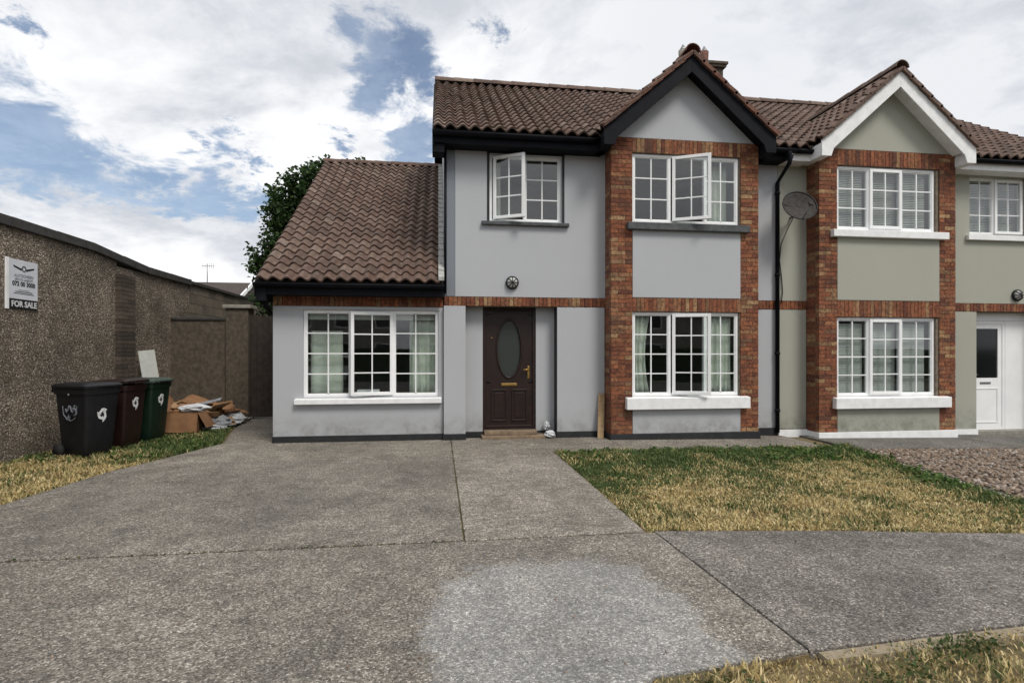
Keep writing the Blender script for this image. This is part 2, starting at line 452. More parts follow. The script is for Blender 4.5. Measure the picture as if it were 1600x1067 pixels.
def brick_mesh(l, d_, h):
    k = (round(l, 3), round(d_, 3), round(h, 3))
    if k not in BRICK:
        me = bpy.data.meshes.new('brick')
        b = MB().box(-l / 2, l / 2, 0, d_, 0, h)
        me.from_pydata([tuple(q) for q in b.v], [], b.f); me.materials.append(M['brick']); BRICK[k] = me
    return BRICK[k]


def lay_bricks(bricks, parent, backing):
    """bricks: (x0,x1,y0,y1,z0,z1). The 300 largest in view are parts, the rest one joined part."""
    bricks = sorted(bricks, key=lambda b: -screen_size(((b[0] + b[1]) / 2, b[2], (b[4] + b[5]) / 2)) * (1 if b[5] - b[4] > .1 else 1.02))
    rest = MB()
    for i, b in enumerate(bricks):
        jy = rnd.uniform(-.003, .003)
        if i < 300:
            o = bpy.data.objects.new('brick', brick_mesh(b[1] - b[0], b[3] - b[2], b[5] - b[4])); COL.objects.link(o)
            place(o, ((b[0] + b[1]) / 2, b[2] + jy, b[4]), backing)
        else: rest.box(b[0], b[1], b[2] + jy, b[3] + jy, b[4], b[5])
    if rest.v: rest.build('brickwork', 'brick', parent, kind='stuff')


def pier(x0, x1, z0, z1, y0, side=None):
    out = []; h = (x1 - x0) / 3; n = max(1, round((z1 - z0) / .075)); c = (z1 - z0) / n
    for k in range(n):
        z = z0 + k * c; cuts = [x0, x0 + 2 * h, x1] if k % 2 else [x0, x0 + h, x1]
        for a, b in zip(cuts, cuts[1:]): out.append((a + (.004 if a > x0 else 0), b - (.004 if b < x1 else 0), y0, y0 + .1, z + .0045, z + c - .0045))
        if side == 'left': out.append((x0, x0 + .1, y0 + .109, y0 + .345, z + .0045, z + c - .0045))
        if side == 'right': out.append((x1 - .1, x1, y0 + .109, y0 + .345, z + .0045, z + c - .0045))
    return out


def soldiers(x0, x1, z0, z1, y0):
    n = max(1, round((x1 - x0) / .075)); c = (x1 - x0) / n
    return [(x0 + k * c + .0045, x0 + (k + 1) * c - .0045, y0, y0 + .1, z0 + .004, z1 - .004) for k in range(n)]


TW, TL_, TG = .205, .34, .256                      # tile width, length, gauge


def tile_geo():
    n = 8; b = MB(); prof = []
    for i in range(n + 1):
        u = i / n; prof.append((u * (TW + .012), .033 * math.sin(2 * math.pi * u - .6) + .028))
    lift = .04
    b.sm = True
    vs = [(x, 0, z + lift) for x, z in prof] + [(x, TL_, z) for x, z in prof]
    b.add(vs, [(i, i + 1, n + 2 + i, n + 1 + i) for i in range(n)])
    b.sm = False
    vs = [(x, 0, z + lift) for x, z in prof] + [(x, 0, z + lift - .03) for x, z in prof]
    b.add(vs, [(n + 1 + i, n + 2 + i, i + 1, i) for i in range(n)])
    vs = [(prof[0][0], 0, prof[0][1] + lift), (prof[0][0], TL_, prof[0][1]), (prof[0][0], TL_, prof[0][1] - .02), (prof[0][0], 0, prof[0][1] + lift - .02)]
    b.add(vs, [(0, 1, 2, 3)])
    vs = [(prof[-1][0], y, z) for y, z in ((0, prof[-1][1] + lift), (TL_, prof[-1][1]), (TL_, prof[-1][1] - .02), (0, prof[-1][1] + lift - .02))]
    b.add(vs, [(3, 2, 1, 0)])
    return b


TGEO = tile_geo()
TMESH = bpy.data.meshes.new('tile'); TMESH.from_pydata([tuple(q) for q in TGEO.v], [], TGEO.f); TMESH.materials.append(M['roof_tile'])
TMESH.polygons.foreach_set('use_smooth', TGEO.smooth)


def tile_field(org, ux, us, length, slope, keep=None):
    """tiles of one slope: org is the eaves corner, ux along the eaves, us up the slope"""
    org, ux, us = Vector(org), Vector(ux).normalized(), Vector(us).normalized(); nz = ux.cross(us).normalized()
    out = []; nc = max(1, round(length / TW)); w_ = length / nc; nr = round((slope - TL_) / TG) + 1; ga = (slope - TL_ + .02) / (nr - 1)
    for r in range(nr):
        for c in range(nc):
            y = r * ga
            p = org + ux * (c * w_) + us * (y - (rnd.uniform(.008, .03) if rnd.random() < .06 else 0))
            if keep and not keep(p + ux * (w_ / 2) + us * .15): continue
            ux2 = Matrix.Rotation(rnd.gauss(0, .013), 3, nz) @ ux; us2 = nz.cross(ux2)
            nz2 = (Matrix.Rotation(rnd.gauss(0, .006), 3, ux2) @ nz); us2 = nz2.cross(ux2)
            m_ = Matrix((ux2 * (w_ / TW), us2, nz2)).transposed().to_4x4(); m_.translation = p + nz * rnd.uniform(0, .005)
            out.append(m_)
    return out, nz


def lay_tiles(fields, parent, roof):
    """fields: list of (matrix list, normal). 300 largest in view become parts."""
    allm = []
    for ms, nz in fields:
        for m_ in ms:
            v = CAM - m_.translation; allm.append((max(0, v.normalized().dot(nz)) / v.length_squared, m_))
    allm.sort(key=lambda q: -q[0])
    rest_v = []; rest_f = []
    tv = np.array([tuple(q) for q in TGEO.v]); base = 0
    for i, (_, m_) in enumerate(allm):
        if i < 300:
            o = bpy.data.objects.new('tile', TMESH); COL.objects.link(o)
            o.parent = roof; mm = m_.copy(); mm.translation = m_.translation - OFF[roof]; o.matrix_basis = mm
            OFF[o] = m_.translation
        else:
            a = np.array(m_); rest_v.append(tv @ a[:3, :3].T + a[:3, 3]); rest_f += [[base + k for k in f] for f in TGEO.f]; base += len(tv)
    if rest_v:
        b = MB(); b.v = [Vector(q) for q in np.concatenate(rest_v)]; b.f = rest_f; b.mi = [0] * len(rest_f); b.smooth = TGEO.smooth * len(rest_v)
        b.build('tiling', 'roof_tile', parent, kind='stuff')


def ridge_tiles(p0, p1, parent, r=.125, mat='ridge_clay'):
    p0, p1 = Vector(p0), Vector(p1); L = (p1 - p0).length; n = max(1, round(L / .45)); u = (p1 - p0).normalized()
    side = u.cross(Vector((0, 0, 1))).normalized(); up = side.cross(u)
    for k in range(n):
        a = p0 + u * (k * L / n); b_ = p0 + u * ((k + 1) * L / n + .03)
        b = MB(); b.sm = True; N = 8; vs = []
        for q, rr in ((a, r + .012), (b_, r)):
            for j in range(N + 1):
                an = math.pi * j / N; vs.append(q + side * math.cos(an) * rr * 1.05 + up * (math.sin(an) * rr - .03))
        b.add(vs, [(j, j + 1, N + 2 + j, N + 1 + j) for j in range(N)])
        b.sm = False; vs2 = [q - up * 0 for q in vs[:N + 1]] + [a + (q - a) * .86 for q in vs[:N + 1]]
        b.add(vs2, [(N + 1 + j, N + 2 + j, j + 1, j) for j in range(N)])
        b.build('ridge_tile', mat, parent)

# ------------------------------------------------------------------ windows
def window(house, x0, x1, z0, z1, y, lights, rows, sill=None, frame='white_pvc', reveal=None, t=.05):
    """lights: list of (fraction, kind, hinge, degrees); kind 'fix' or 'sash'. y is the front of the frame."""
    f = MB(); f.ring(x0, x1, y, y + .07, z0, z1, t)
    xs = []; tot = sum(l[0] for l in lights); cx = x0 + t; span = x1 - x0 - 2 * t - .05 * (len(lights) - 1)
    for i, l in enumerate(lights):
        w_ = span * l[0] / tot; xs.append((cx, cx + w_)); cx += w_
        if i < len(lights) - 1: f.box(cx, cx + .05, y, y + .07, z0 + t, z1 - t); cx += .05
    fo = f.build('window', frame, house, bevel=.006)
    for (a, b), l in zip(xs, lights):
        zz0, zz1 = z0 + t, z1 - t; T = None; yy = y + .02
        if l[1] == 'sash':
            a -= .018; b += .018; zz0 -= .018; zz1 += .018; yy = y - .012
            if l[2]:
                hx = a if l[2] == 'left' else b; sg = -1 if l[2] == 'left' else 1
                ang = R(l[3]) * sg
                slip = (.035 if l[2] == 'left' else -.035) if l[3] > 10 else 0
                T = Matrix.Translation((hx + slip, y - .012, 0)) @ Matrix.Rotation(ang, 4, 'Z') @ Matrix.Translation((-hx, -(y - .012), 0))
            s_ = MB(); s_.T = T; st = .055
            s_.ring(a, b, y - .03, y + .025, zz0, zz1, st)
            so_ = s_.build('sash', frame, fo, bevel=.006)
            h = MB(); h.T = T
            hx = b - .03 if l[2] != 'right' else a + .03
            h.box(hx - .012, hx + .012, y + .025, y + .05, (zz0 + zz1) / 2 - .07, (zz0 + zz1) / 2 + .05)
            h.build('handle', frame, fo)
            a += st; b -= st; zz0 += st; zz1 -= st; yy = y - .006
        cols = 2; pw = (b - a) / cols; ph = (zz1 - zz0) / rows
        for i in range(cols):
            for j in range(rows):
                g = MB(); g.T = T
                g.box(a + i * pw + (.004 if i else 0), a + (i + 1) * pw - (0 if i else .004), yy, yy + .012, zz0 + j * ph + .003, zz0 + (j + 1) * ph - .003)
                g.build('pane', 'glass', fo)
        gb = MB(); gb.T = T
        for i in range(1, cols): gb.box(a + i * pw - .01, a + i * pw + .01, yy - .006, yy + .018, zz0, zz1)
        for j in range(1, rows):
            z = zz0 + j * ph
            gb.box(a, a + pw - .01, yy - .0045, yy + .0165, z - .01, z + .01); gb.box(a + pw + .01, b, yy - .0045, yy + .0165, z - .01, z + .01)
        gb.build('glazing_bar', frame, fo)
        if l[1] == 'fix':
            rb = MB().ring(a, b, yy - .006, yy + .022, zz0, zz1, .014); rb.build('glazing_bead', frame, fo)
    if reveal:
        r_ = MB(); w_ = .045
        r_.box(x0 - w_, x0 - .001, y - .075, y + .06, z0 - .02, z1 + w_); r_.box(x1 + .001, x1 + w_, y - .075, y + .06, z0 - .02, z1 + w_); r_.box(x0, x1, y - .075, y + .06, z1 + .001, z1 + w_)
        r_.build('reveal', reveal, fo)
    if sill:
        sx0, sx1, sz0, sz1, sy, smat = sill
        b = MB(); b.prism([(sx0, sy, sz0), (sx0, sy, sz1 - .02), (sx0, y + .03, sz1), (sx0, y + .03, sz0)][::-1], (sx0, 0, 0), (sx1, 0, 0))
        b.build('sill', smat, fo, bevel=.008)
    return xs


def room(house, x0, x1, z0, z1, y, depth=2.6):
    b = MB(); b.add([(x0, y, z0), (x1, y, z0), (x1, y, z1), (x0, y, z1), (x0, y + depth, z0), (x1, y + depth, z0), (x1, y + depth, z1), (x0, y + depth, z1)],
                    [(4, 5, 6, 7), (0, 4, 7, 3), (1, 2, 6, 5), (3, 7, 6, 2)])
    b.cur = 1; b.add([(x0, y, z0), (x1, y, z0), (x1, y + depth, z0), (x0, y + depth, z0)], [(0, 1, 2, 3)])
    b.build('room', ['room', 'room_floor'], house)


def curtain(x0, x1, z0, z1, y, label, folds=5, group=None, mat='curtain', flare=0.):
    ph = rnd.random() * 6; n = folds * 8
    def fn(u, v):
        zz = z1 + (z0 - z1) * v; wob = (.6 + .4 * v)
        return (x0 + (x1 - x0) * u * (1 - flare * math.sin(v * math.pi) * .5), y + math.sin(u * folds * 6.283 + ph + .5 * math.sin(3 * v + ph)) * .022 * wob + .008 * math.sin(u * 31 + v * 3), zz)
    b = MB(); b.sm = True; b.grid(fn, n, 8); o = b.build('curtain', mat)
    sd_ = o.modifiers.new('thick', 'SOLIDIFY'); sd_.thickness = .004
    return tag(o, label, 'curtain', group)


def venetian(x0, x1, z0, z1, y, label, group, tilt=35):
    o = thing('venetian_blind', label, 'blind', ((x0 + x1) / 2, y, z0), group=group)
    MB().box(x0, x1, y - .02, y + .02, z1 - .035, z1).build('headrail', 'blind', o)
    b = MB(); n = int((z1 - z0 - .05) / .032); c, s = math.cos(R(tilt)) * .021, math.sin(R(tilt)) * .021
    for k in range(n):
        z = z0 + .02 + k * .032 + rnd.uniform(-.002, .002)
        b.add([(x0, y - c, z - s), (x1, y - c, z - s + rnd.uniform(-.002, .002)), (x1, y + c, z + s), (x0, y + c, z + s)], [(0, 1, 2, 3)])
    b.build('slats', 'blind', o, kind='stuff')
    MB().box(x0, x1, y - .015, y + .015, z0, z0 + .015).build('bottom_rail', 'blind', o)
    return o

# ------------------------------------------------------------------ the ground
gnd = MB()
gnd.add([(-1500, -1500, -.5), (1500, -1500, -.5), (1500, 2500, -.5), (-1500, 2500, -.5)], [(0, 1, 2, 3)])
gnd.build('ground', 'far_ground', kind='structure')


def ground_sheet(name, poly, mat, z=0., thick=.1, parent=None, bevel=0, jag=0, **kw):
    b = MB(); pts = []
    n = len(poly)
    for i in range(n):
        a, c = Vector((*poly[i], 0)), Vector((*poly[(i + 1) % n], 0)); L = (c - a).length; k = max(1, int(L / .5)) if jag else max(1, int(L / 2))
        for j in range(k):
            q = a.lerp(c, j / k); nrm = Vector((c.y - a.y, a.x - c.x, 0)).normalized()
            off = jag * mnoise.noise(Vector((q.x * 1.7, q.y * 1.7, 3))) if j else 0
            q = q + nrm * off; pts.append(Vector((q.x, q.y, z + gz(q.x))))
    b.prism(pts, (0, 0, 0), (0, 0, -thick))
    bm = bmesh.new(); vs = [bm.verts.new(q) for q in b.v]
    for f in b.f: bm.faces.new([vs[i] for i in f])
    bmesh.ops.recalc_face_normals(bm, faces=bm.faces); bmesh.ops.triangulate(bm, faces=[f for f in bm.faces if len(f.verts) > 4])
    bm.verts.index_update(); b.v = [v.co.copy() for v in bm.verts]; b.f = [[v.index for v in f.verts] for f in bm.faces]; b.mi = [0] * len(b.f); b.smooth = [False] * len(b.f); bm.free()
    return b.build(name, mat, parent, bevel=bevel, **kw)


sub = ground_sheet('garden_soil', [(-7, -3), (16, -3), (16, 20), (-7, 20)], 'soil', -.03, .2, kind='structure')
drive = ground_sheet('driveway', [(-6.5, -2), (.8, -2), (.8, 2.3), (1.85, 2.54), (1.79, 4.4), (1.7, 8.1), (6.2, 8.1), (6.2, 9.3), (-3.6, 9.3), (-4.3, 4.4), (-6.5, 4.4)], 'soil', -.018, .05, kind='structure')
ground_sheet('slab', [(-6.5, -2), (.78, -2), (.78, 2.27), (1.0, 2.44), (1.845, 2.54), (1.785, 4.375), (.2, 4.37), (-6.5, 4.37)], 'concrete', 0, .06, drive, .006)
ground_sheet('slab', [(-4.36, 4.405), (.198, 4.405), (.2, 7.95), (-3.95, 7.95), (-4.1, 7.5), (-4.26, 5.98)], 'concrete', 0, .06, drive, .006)
ground_sheet('slab', [(.213, 4.405), (1.715, 4.405), (1.722, 7.95), (.214, 7.95)], 'brushed_concrete', 0, .06, drive, .006)
ground_sheet('slab', [(-3.95, 7.962), (.2, 7.962), (.205, 9.6), (-2.6, 9.6), (-3.5, 9.6)], 'apron_concrete', 0, .06, drive, .006)
ground_sheet('slab', [(.214, 7.962), (1.72, 7.962), (1.725, 8.1), (2.9, 8.1), (2.9, 9.6), (.216, 9.6)], 'apron_concrete', 0, .06, drive, .006)
ground_sheet('slab', [(2.912, 8.1), (6.3, 8.1), (6.3, 9.6), (2.912, 9.6)], 'apron_concrete', 0, .06, drive, .006)
ground_sheet('slab', [(-3.5, 9.612), (-2.5, 9.612), (-2.5, 18), (-4.15, 18), (-4.15, 12.9), (-4.0, 11.5)], 'apron_concrete', 0, .06, drive, .006)
path = ground_sheet('footpath', [(1.797, 4.41), (1.86, 2.55), (3.2, 2.64), (16, 3.0), (16, 3.1), (4.9, 4.0), (3.3, 4.22)], 'path_concrete', 0, .08, kind='structure', bevel=.006)
ground_sheet('neighbour_path', [(6.66, 8.0), (13.5, 7.9), (13.5, 10.5), (6.66, 10.5)], 'neighbour_concrete', .004, .1, kind='structure')
ground_sheet('verge_edging', [(1.9, 2.47), (1.9, 2.54), (3.2, 2.63), (16, 2.99), (16, 2.9), (3.2, 2.555)], 'grit', -.012, .05, jag=.03, kind='structure')
ground_sheet('gravel_bed', [(6.62, 7.99), (6.05, 4.96), (7.2, 3.75), (16, 3.15), (16, 7.85)], 'gravel_bed_soil', -.012, .05, kind='structure')
ground_sheet('lawn_edging', [(6.52, 7.99), (6.6, 7.99), (6.04, 4.95), (5.95, 4.95)], 'kerb_stone', .006, .06, kind='structure')
ground_sheet('road', [(-60, -11), (60, -11), (60, -4.5), (-60, -4.5)], 'asphalt', -.12, .05, kind='structure')


# grass: real blades, one object per patch
def inside(poly, x, y):
    r = np.zeros(x.shape, bool); n = len(poly); j = n - 1
    for i in range(n):
        xi, yi = poly[i]; xj, yj = poly[j]
        c = ((yi > y) != (yj > y)) & (x < (xj - xi) * (y - yi) / (yj - yi + 1e-12) + xi); r ^= c; j = i
    return r


NR = np.random.RandomState(11)


def vnoise(x, y, s, seed=0):                       # cheap smooth value noise on numpy arrays
    rs = np.random.RandomState(seed); g = rs.rand(64, 64)
    u, v = x * s + 100, y * s + 100; i, j = np.floor(u).astype(int), np.floor(v).astype(int); fu, fv = u - i, v - j
    fu, fv = fu * fu * (3 - 2 * fu), fv * fv * (3 - 2 * fv); G_ = lambda a, b: g[a % 64, b % 64]
    return (G_(i, j) * (1 - fu) + G_(i + 1, j) * fu) * (1 - fv) + (G_(i, j + 1) * (1 - fu) + G_(i + 1, j + 1) * fu) * fv


DRY = np.array([[.54, .425, .205], [.66, .545, .31], [.41, .3, .13], [.44, .385, .18]])
GRN = np.array([[.08, .125, .04], [.115, .16, .055], [.055, .095, .028], [.17, .2, .075]])


def blades(name, poly, n, green, height, label, width=.006, z=-.02):
    P = np.array(poly); x = NR.uniform(P[:, 0].min(), P[:, 0].max(), n * 3); y = NR.uniform(P[:, 1].min(), P[:, 1].max(), n * 3)
    ok = inside(poly, x, y) & (NR.rand(len(x)) < .25 + 1.5 * np.clip(vnoise(x, y, 3.1, 41) * .5 + vnoise(x, y, 9, 43) * .5 - .15, 0, 1)); x, y = x[ok][:n], y[ok][:n]; n = len(x)
    clump = vnoise(x, y, 5, 3) * .6 + vnoise(x, y, 14, 5) * .4
    g = np.clip(green(x, y) + (vnoise(x, y, 1.6, 9) - .5) * .9 + (vnoise(x, y, 6, 2) - .5) * .7, 0, 1)
    isg = NR.rand(n) < g
    h = height(x, y) * NR.uniform(.45, 1.25, n) * (.45 + clump); an = NR.uniform(0, 6.283, n); lean = NR.uniform(.25, 1.1, n) * h * np.where(isg, .8, 1.25)
    wd = width * NR.uniform(.6, 1.5, n); a2 = an + NR.uniform(.8, 2.2, n)
    dx, dy = np.cos(an), np.sin(an); sx, sy = np.cos(a2) * wd, np.sin(a2) * wd
    z0 = z - .016 * np.maximum(0, x - 3.5)
    v = np.empty((n, 5, 3))
    v[:, 0] = np.stack([x - sx, y - sy, z0], 1); v[:, 1] = np.stack([x + sx, y + sy, z0], 1)
    v[:, 2] = np.stack([x + dx * lean * .4 + sx * .8, y + dy * lean * .4 + sy * .8, z0 + h * .65], 1); v[:, 3] = np.stack([x + dx * lean * .4 - sx * .8, y + dy * lean * .4 - sy * .8, z0 + h * .65], 1)
    v[:, 4] = np.stack([x + dx * lean, y + dy * lean, z0 + h], 1)
    col = np.where(isg[:, None], GRN[NR.randint(0, 4, n)], DRY[NR.randint(0, 4, n)]) * NR.uniform(.7, 1.25, (n, 1))
    numesh(name, v.reshape(-1, 3), np.concatenate([np.array([[0, 1, 2], [0, 2, 3], [3, 2, 4]]) + 0]), n, 5, np.repeat(col, 5, 0), 'grass', label)


def numesh(name, v, tris, n, per, col, mat, label=None, parent=None, cat=None, kind='stuff'):
    c = v.mean(0); c[2] = v[:, 2].min()
    f = (tris[None] + (np.arange(n) * per)[:, None, None]).reshape(-1, 3)
    me = bpy.data.meshes.new(name); me.vertices.add(len(v)); me.vertices.foreach_set('co', (v - c).ravel().astype(np.float32))
    me.loops.add(f.size); me.loops.foreach_set('vertex_index', f.ravel().astype(np.int32))
    me.polygons.add(len(f)); me.polygons.foreach_set('loop_start', np.arange(0, f.size, 3, dtype=np.int32)); me.polygons.foreach_set('loop_total', np.full(len(f), 3, np.int32))
    if col is not None:
        a = me.attributes.new('Col', 'FLOAT_COLOR', 'POINT'); a.data.foreach_set('color', np.concatenate([col, np.ones((len(col), 1))], 1).ravel().astype(np.float32))
    me.materials.append(M[mat]); me.update(); me.validate()
    o = bpy.data.objects.new(name, me); COL.objects.link(o); place(o, Vector(c), parent)
    return tag(o, label, cat, None, kind)


LAWN = [(1.73, 8.07), (1.74, 4.45), (3.3, 4.24), (4.9, 4.02), (7.2, 3.7), (6.0, 4.96), (6.52, 8.07)]
sstep = lambda a, b, x: np.clip((x - a) / (b - a), 0, 1) ** 2 * (3 - 2 * np.clip((x - a) / (b - a), 0, 1))
lawn_g = lambda x, y: np.maximum.reduce([.17 + .45 * sstep(5.0, 6.6, y) + .4 * sstep(6.5, 7.6, y), .85 * sstep(3.6, 1.9, x) * sstep(5.2, 6.6, y), .8 * sstep(.9, .1, 6.0 + (y - 4.96) * .18 - x), 0 * x])
lawn_h = lambda x, y: .032 + .034 * sstep(6.5, 7.6, y) + .03 * sstep(.7, .1, 6.0 + (y - 4.96) * .18 - x)
tag(bpy.data.objects.get('garden_soil'))
blades('lawn_grass', LAWN, 80000, lawn_g, lawn_h, 'half dry lawn grass in front of the bay, green near the house', .006)
VERGE = [(.8, 2.28), (1.0, 2.42), (1.9, 2.52), (3.2, 2.6), (6, 2.7), (6, 1.2), (.8, 1.2)]
blades('verge_grass', VERGE, 26000, lambda x, y: .03 + .4 * (vnoise(x, y, 3.4, 21) > .7), lambda x, y: .022 + .022 * (vnoise(x, y, 3.4, 21) > .7), 'parched verge grass at the near corner of the path', .004)
SIDE = [(-5.78, 4), (-4.35, 4.4), (-4.26, 5.98), (-4.1, 7.5), (-3.95, 7.95), (-3.55, 9.6), (-4.05, 11.5), (-4.2, 12.8), (-5.78, 12.8)]
blades('strip_grass', SIDE, 42000, lambda x, y: .02 + .85 * sstep(7.7, 8.9, y) + .25 * sstep(-5.3, -5.7, x), lambda x, y: .04 + .035 * sstep(7.3, 8.6, y), 'grass strip along the pebble dashed wall, yellow in front and green by the bins', .006)


def leaf_cloud(pts, size, cols, flat=.0):
    """each point becomes a pointed leaf of two triangles folded along the rib"""
    n = len(pts); d1 = NR.normal(size=(n, 3)); d1[:, 2] = d1[:, 2] * .6 - flat; d1 /= np.linalg.norm(d1, axis=1)[:, None]
    d2 = np.cross(d1, NR.normal(size=(n, 3))); d2 /= np.linalg.norm(d2, axis=1)[:, None]; nn = np.cross(d1, d2)
    s = size * NR.uniform(.6, 1.4, (n, 1)); v = np.empty((n, 4, 3))
    v[:, 0] = pts; v[:, 1] = pts + d1 * s * .5 + d2 * s * .33 + nn * s * .12; v[:, 2] = pts + d1 * s; v[:, 3] = pts + d1 * s * .5 - d2 * s * .33 + nn * s * .12
    col = cols[NR.randint(0, len(cols), n)] * NR.uniform(.7, 1.3, (n, 1))
    return v.reshape(-1, 3), np.array([[0, 1, 2], [0, 2, 3]]), n, 4, np.repeat(col, 4, 0)


# broad leaved weeds along the back edge of the lawn and by the gravel
wp = []
for k in range(170):
    if k < 80: cx, cy = rnd.uniform(1.8, 6.5), 8.05 - abs(rnd.gauss(0, .38))
    elif k < 125: cx = rnd.uniform(4.6, 6.5); cy = rnd.uniform(7.0, 8.05)
    else:
        q = rnd.random(); cx, cy = 6.45 - .55 * q - abs(rnd.gauss(0, .2)), 8 - 3 * q
    m_ = rnd.randint(10, 26); q = NR.normal(size=(m_, 3)) * [.06, .06, .03]; q[:, 2] = np.abs(q[:, 2]) * .8 + .005
    wp.append(q + [cx, cy, gz(cx)])
wp = np.concatenate(wp)
numesh('weeds', *leaf_cloud(wp, .05, np.array([[.06, .12, .025], [.09, .16, .035], [.04, .085, .02], [.16, .2, .07]])), 'leaf', 'low broad leaved weeds along the back edge of the lawn')
wp = []
for k in range(46):
    cx, cy = rnd.choice([(1.35, 2.3), (2.3, 2.35), (2.75, 2.5), (3.3, 2.4), (2.0, 2.2)]); cx += rnd.gauss(0, .12); cy += rnd.gauss(0, .06); cy = min(cy, 2.48)
    m_ = 16; q = NR.normal(size=(m_, 3)) * [.035, .035, .018]; q[:, 2] = np.abs(q[:, 2]) + .005
    wp.append(q + [cx, cy, gz(cx) - .01])
numesh('verge_weeds', *leaf_cloud(np.concatenate(wp), .024, np.array([[.05, .08, .025], [.08, .1, .035], [.15, .14, .06]])), 'leaf', 'dark weed tufts in the dry verge')
wp = []
for k in range(120):
    cy = rnd.uniform(8.0, 12.6); cx = rnd.uniform(-5.7, -3.6 - (cy - 8) * .08 - .3) if k < 70 else -3.98 + (cy < 9.6) * (cy - 8) * .24 - .12 - (cy > 9.6) * (cy - 9.6) * .2 + rnd.gauss(0, .1)
    m_ = 14; q = NR.normal(size=(m_, 3)) * [.06, .06, .03]; q[:, 2] = np.abs(q[:, 2])
    wp.append(q + [cx, cy, 0])
numesh('strip_weeds', *leaf_cloud(np.concatenate(wp), .06, np.array([[.05, .09, .025], [.08, .13, .03], [.14, .15, .05]])), 'leaf', 'low green weeds round the bins and litter')

wp = []
for k in range(70):
    q = rnd.random()
    if q < .4: cx, cy = rnd.uniform(-4.3, .2), 4.385
    elif q < .6: cx, cy = .207, rnd.uniform(4.4, 9.3)
    elif q < .75: cx, cy = rnd.uniform(-3.9, 2.8), rnd.choice([7.957, 9.40])
    else: cx, cy = 1.728, rnd.uniform(4.5, 8)
    m_ = rnd.randint(3, 9); q = NR.normal(size=(m_, 3)) * [.018, .012, .006]; q[:, 2] = np.abs(q[:, 2])
    wp.append(q + [cx, cy, -.008])
numesh('joint_weeds', *leaf_cloud(np.concatenate(wp), .022, np.array([[.07, .1, .03], [.12, .13, .05], [.2, .18, .08]])), 'leaf', 'tiny weeds growing in the joints of the drive')

# gravel: loose stones
icov = np.array([[-.525731, 0, .850651], [.525731, 0, .850651], [-.525731, 0, -.850651], [.525731, 0, -.850651], [0, .850651, .525731], [0, .850651, -.525731], [0, -.850651, .525731], [0, -.850651, -.525731], [.850651, .525731, 0], [-.850651, .525731, 0], [.850651, -.525731, 0], [-.850651, -.525731, 0]])
icof = np.array([[1, 4, 0], [4, 9, 0], [4, 5, 9], [8, 5, 4], [1, 8, 4], [1, 10, 8], [10, 3, 8], [8, 3, 5], [3, 2, 5], [3, 7, 2], [3, 10, 7], [10, 6, 7], [6, 11, 7], [6, 0, 11], [6, 1, 0], [10, 1, 6], [11, 0, 9], [2, 11, 9], [5, 2, 9], [11, 2, 7]])[:, ::-1]
GP = [(6.62, 7.95), (6.08, 4.98), (7.2, 3.85), (10.8, 3.6), (10.8, 7.85)]
n = 15000; x = NR.uniform(6, 10.8, n); y = NR.uniform(3.6, 7.95, n); ok = inside(GP, x, y); x, y = x[ok], y[ok]; n = len(x)
sz = NR.uniform(.012, .034, (n, 1, 1)) * NR.uniform(.7, 1.2, (n, 1, 3)); sz[..., 2] *= .7
th_ = NR.uniform(0, 6.283, n); ca, sa = np.cos(th_)[:, None], np.sin(th_)[:, None]
v = icov[None] * NR.uniform(.8, 1.15, (n, 12, 1)) * sz
v = np.stack([v[..., 0] * ca - v[..., 1] * sa + x[:, None], v[..., 0] * sa + v[..., 1] * ca + y[:, None], v[..., 2] + (-.004 - .016 * np.maximum(0, x - 3.5))[:, None] + NR.uniform(0, .012, (n, 1))], 2)
numesh('gravel_stones', v.reshape(-1, 3), icof, n, 12, None, 'gravel', 'loose tan and brown gravel in the neighbour bed')

n = 700; x = NR.uniform(-4, 5, n); y = 2.2 + 7 * NR.rand(n); ok = ~inside(LAWN, x, y); x, y = x[ok], y[ok]; n = len(x)
sz = NR.uniform(.003, .0085, (n, 1, 1)); v = icov[None] * NR.uniform(.7, 1.2, (n, 12, 1)) * sz
v = v + np.stack([x, y, .003 - .016 * np.maximum(0, x - 3.5)], 1)[:, None, :]
numesh('loose_grit', v.reshape(-1, 3), icof, n, 12, None, 'gravel', 'scattered grit on the drive and path')

# ------------------------------------------------------------------ the houses
D, BY = 9.45, 9.10                                # front wall and bay front
PITCH = math.atan(.672)
EAVE_Y, EAVE_Z = 9.08, 5.15
RIDGE_Y = 13.0; RIDGE_Z = EAVE_Z + .672 * (RIDGE_Y - EAVE_Y)
PARTY = 6.24
HG, HS = 1.53, .865                               # half width and slope of the little front gables
GY = 8.83                                         # front face of their bargeboards
G_EZ = 5.24                                       # height of their tile line at the eaves ends
up_main = Vector((0, math.cos(PITCH), math.sin(PITCH)))


def main_z(y): return EAVE_Z + .672 * (y - EAVE_Y)
def gable_z(x, cx): return G_EZ + HS * (HG - abs(x - cx))


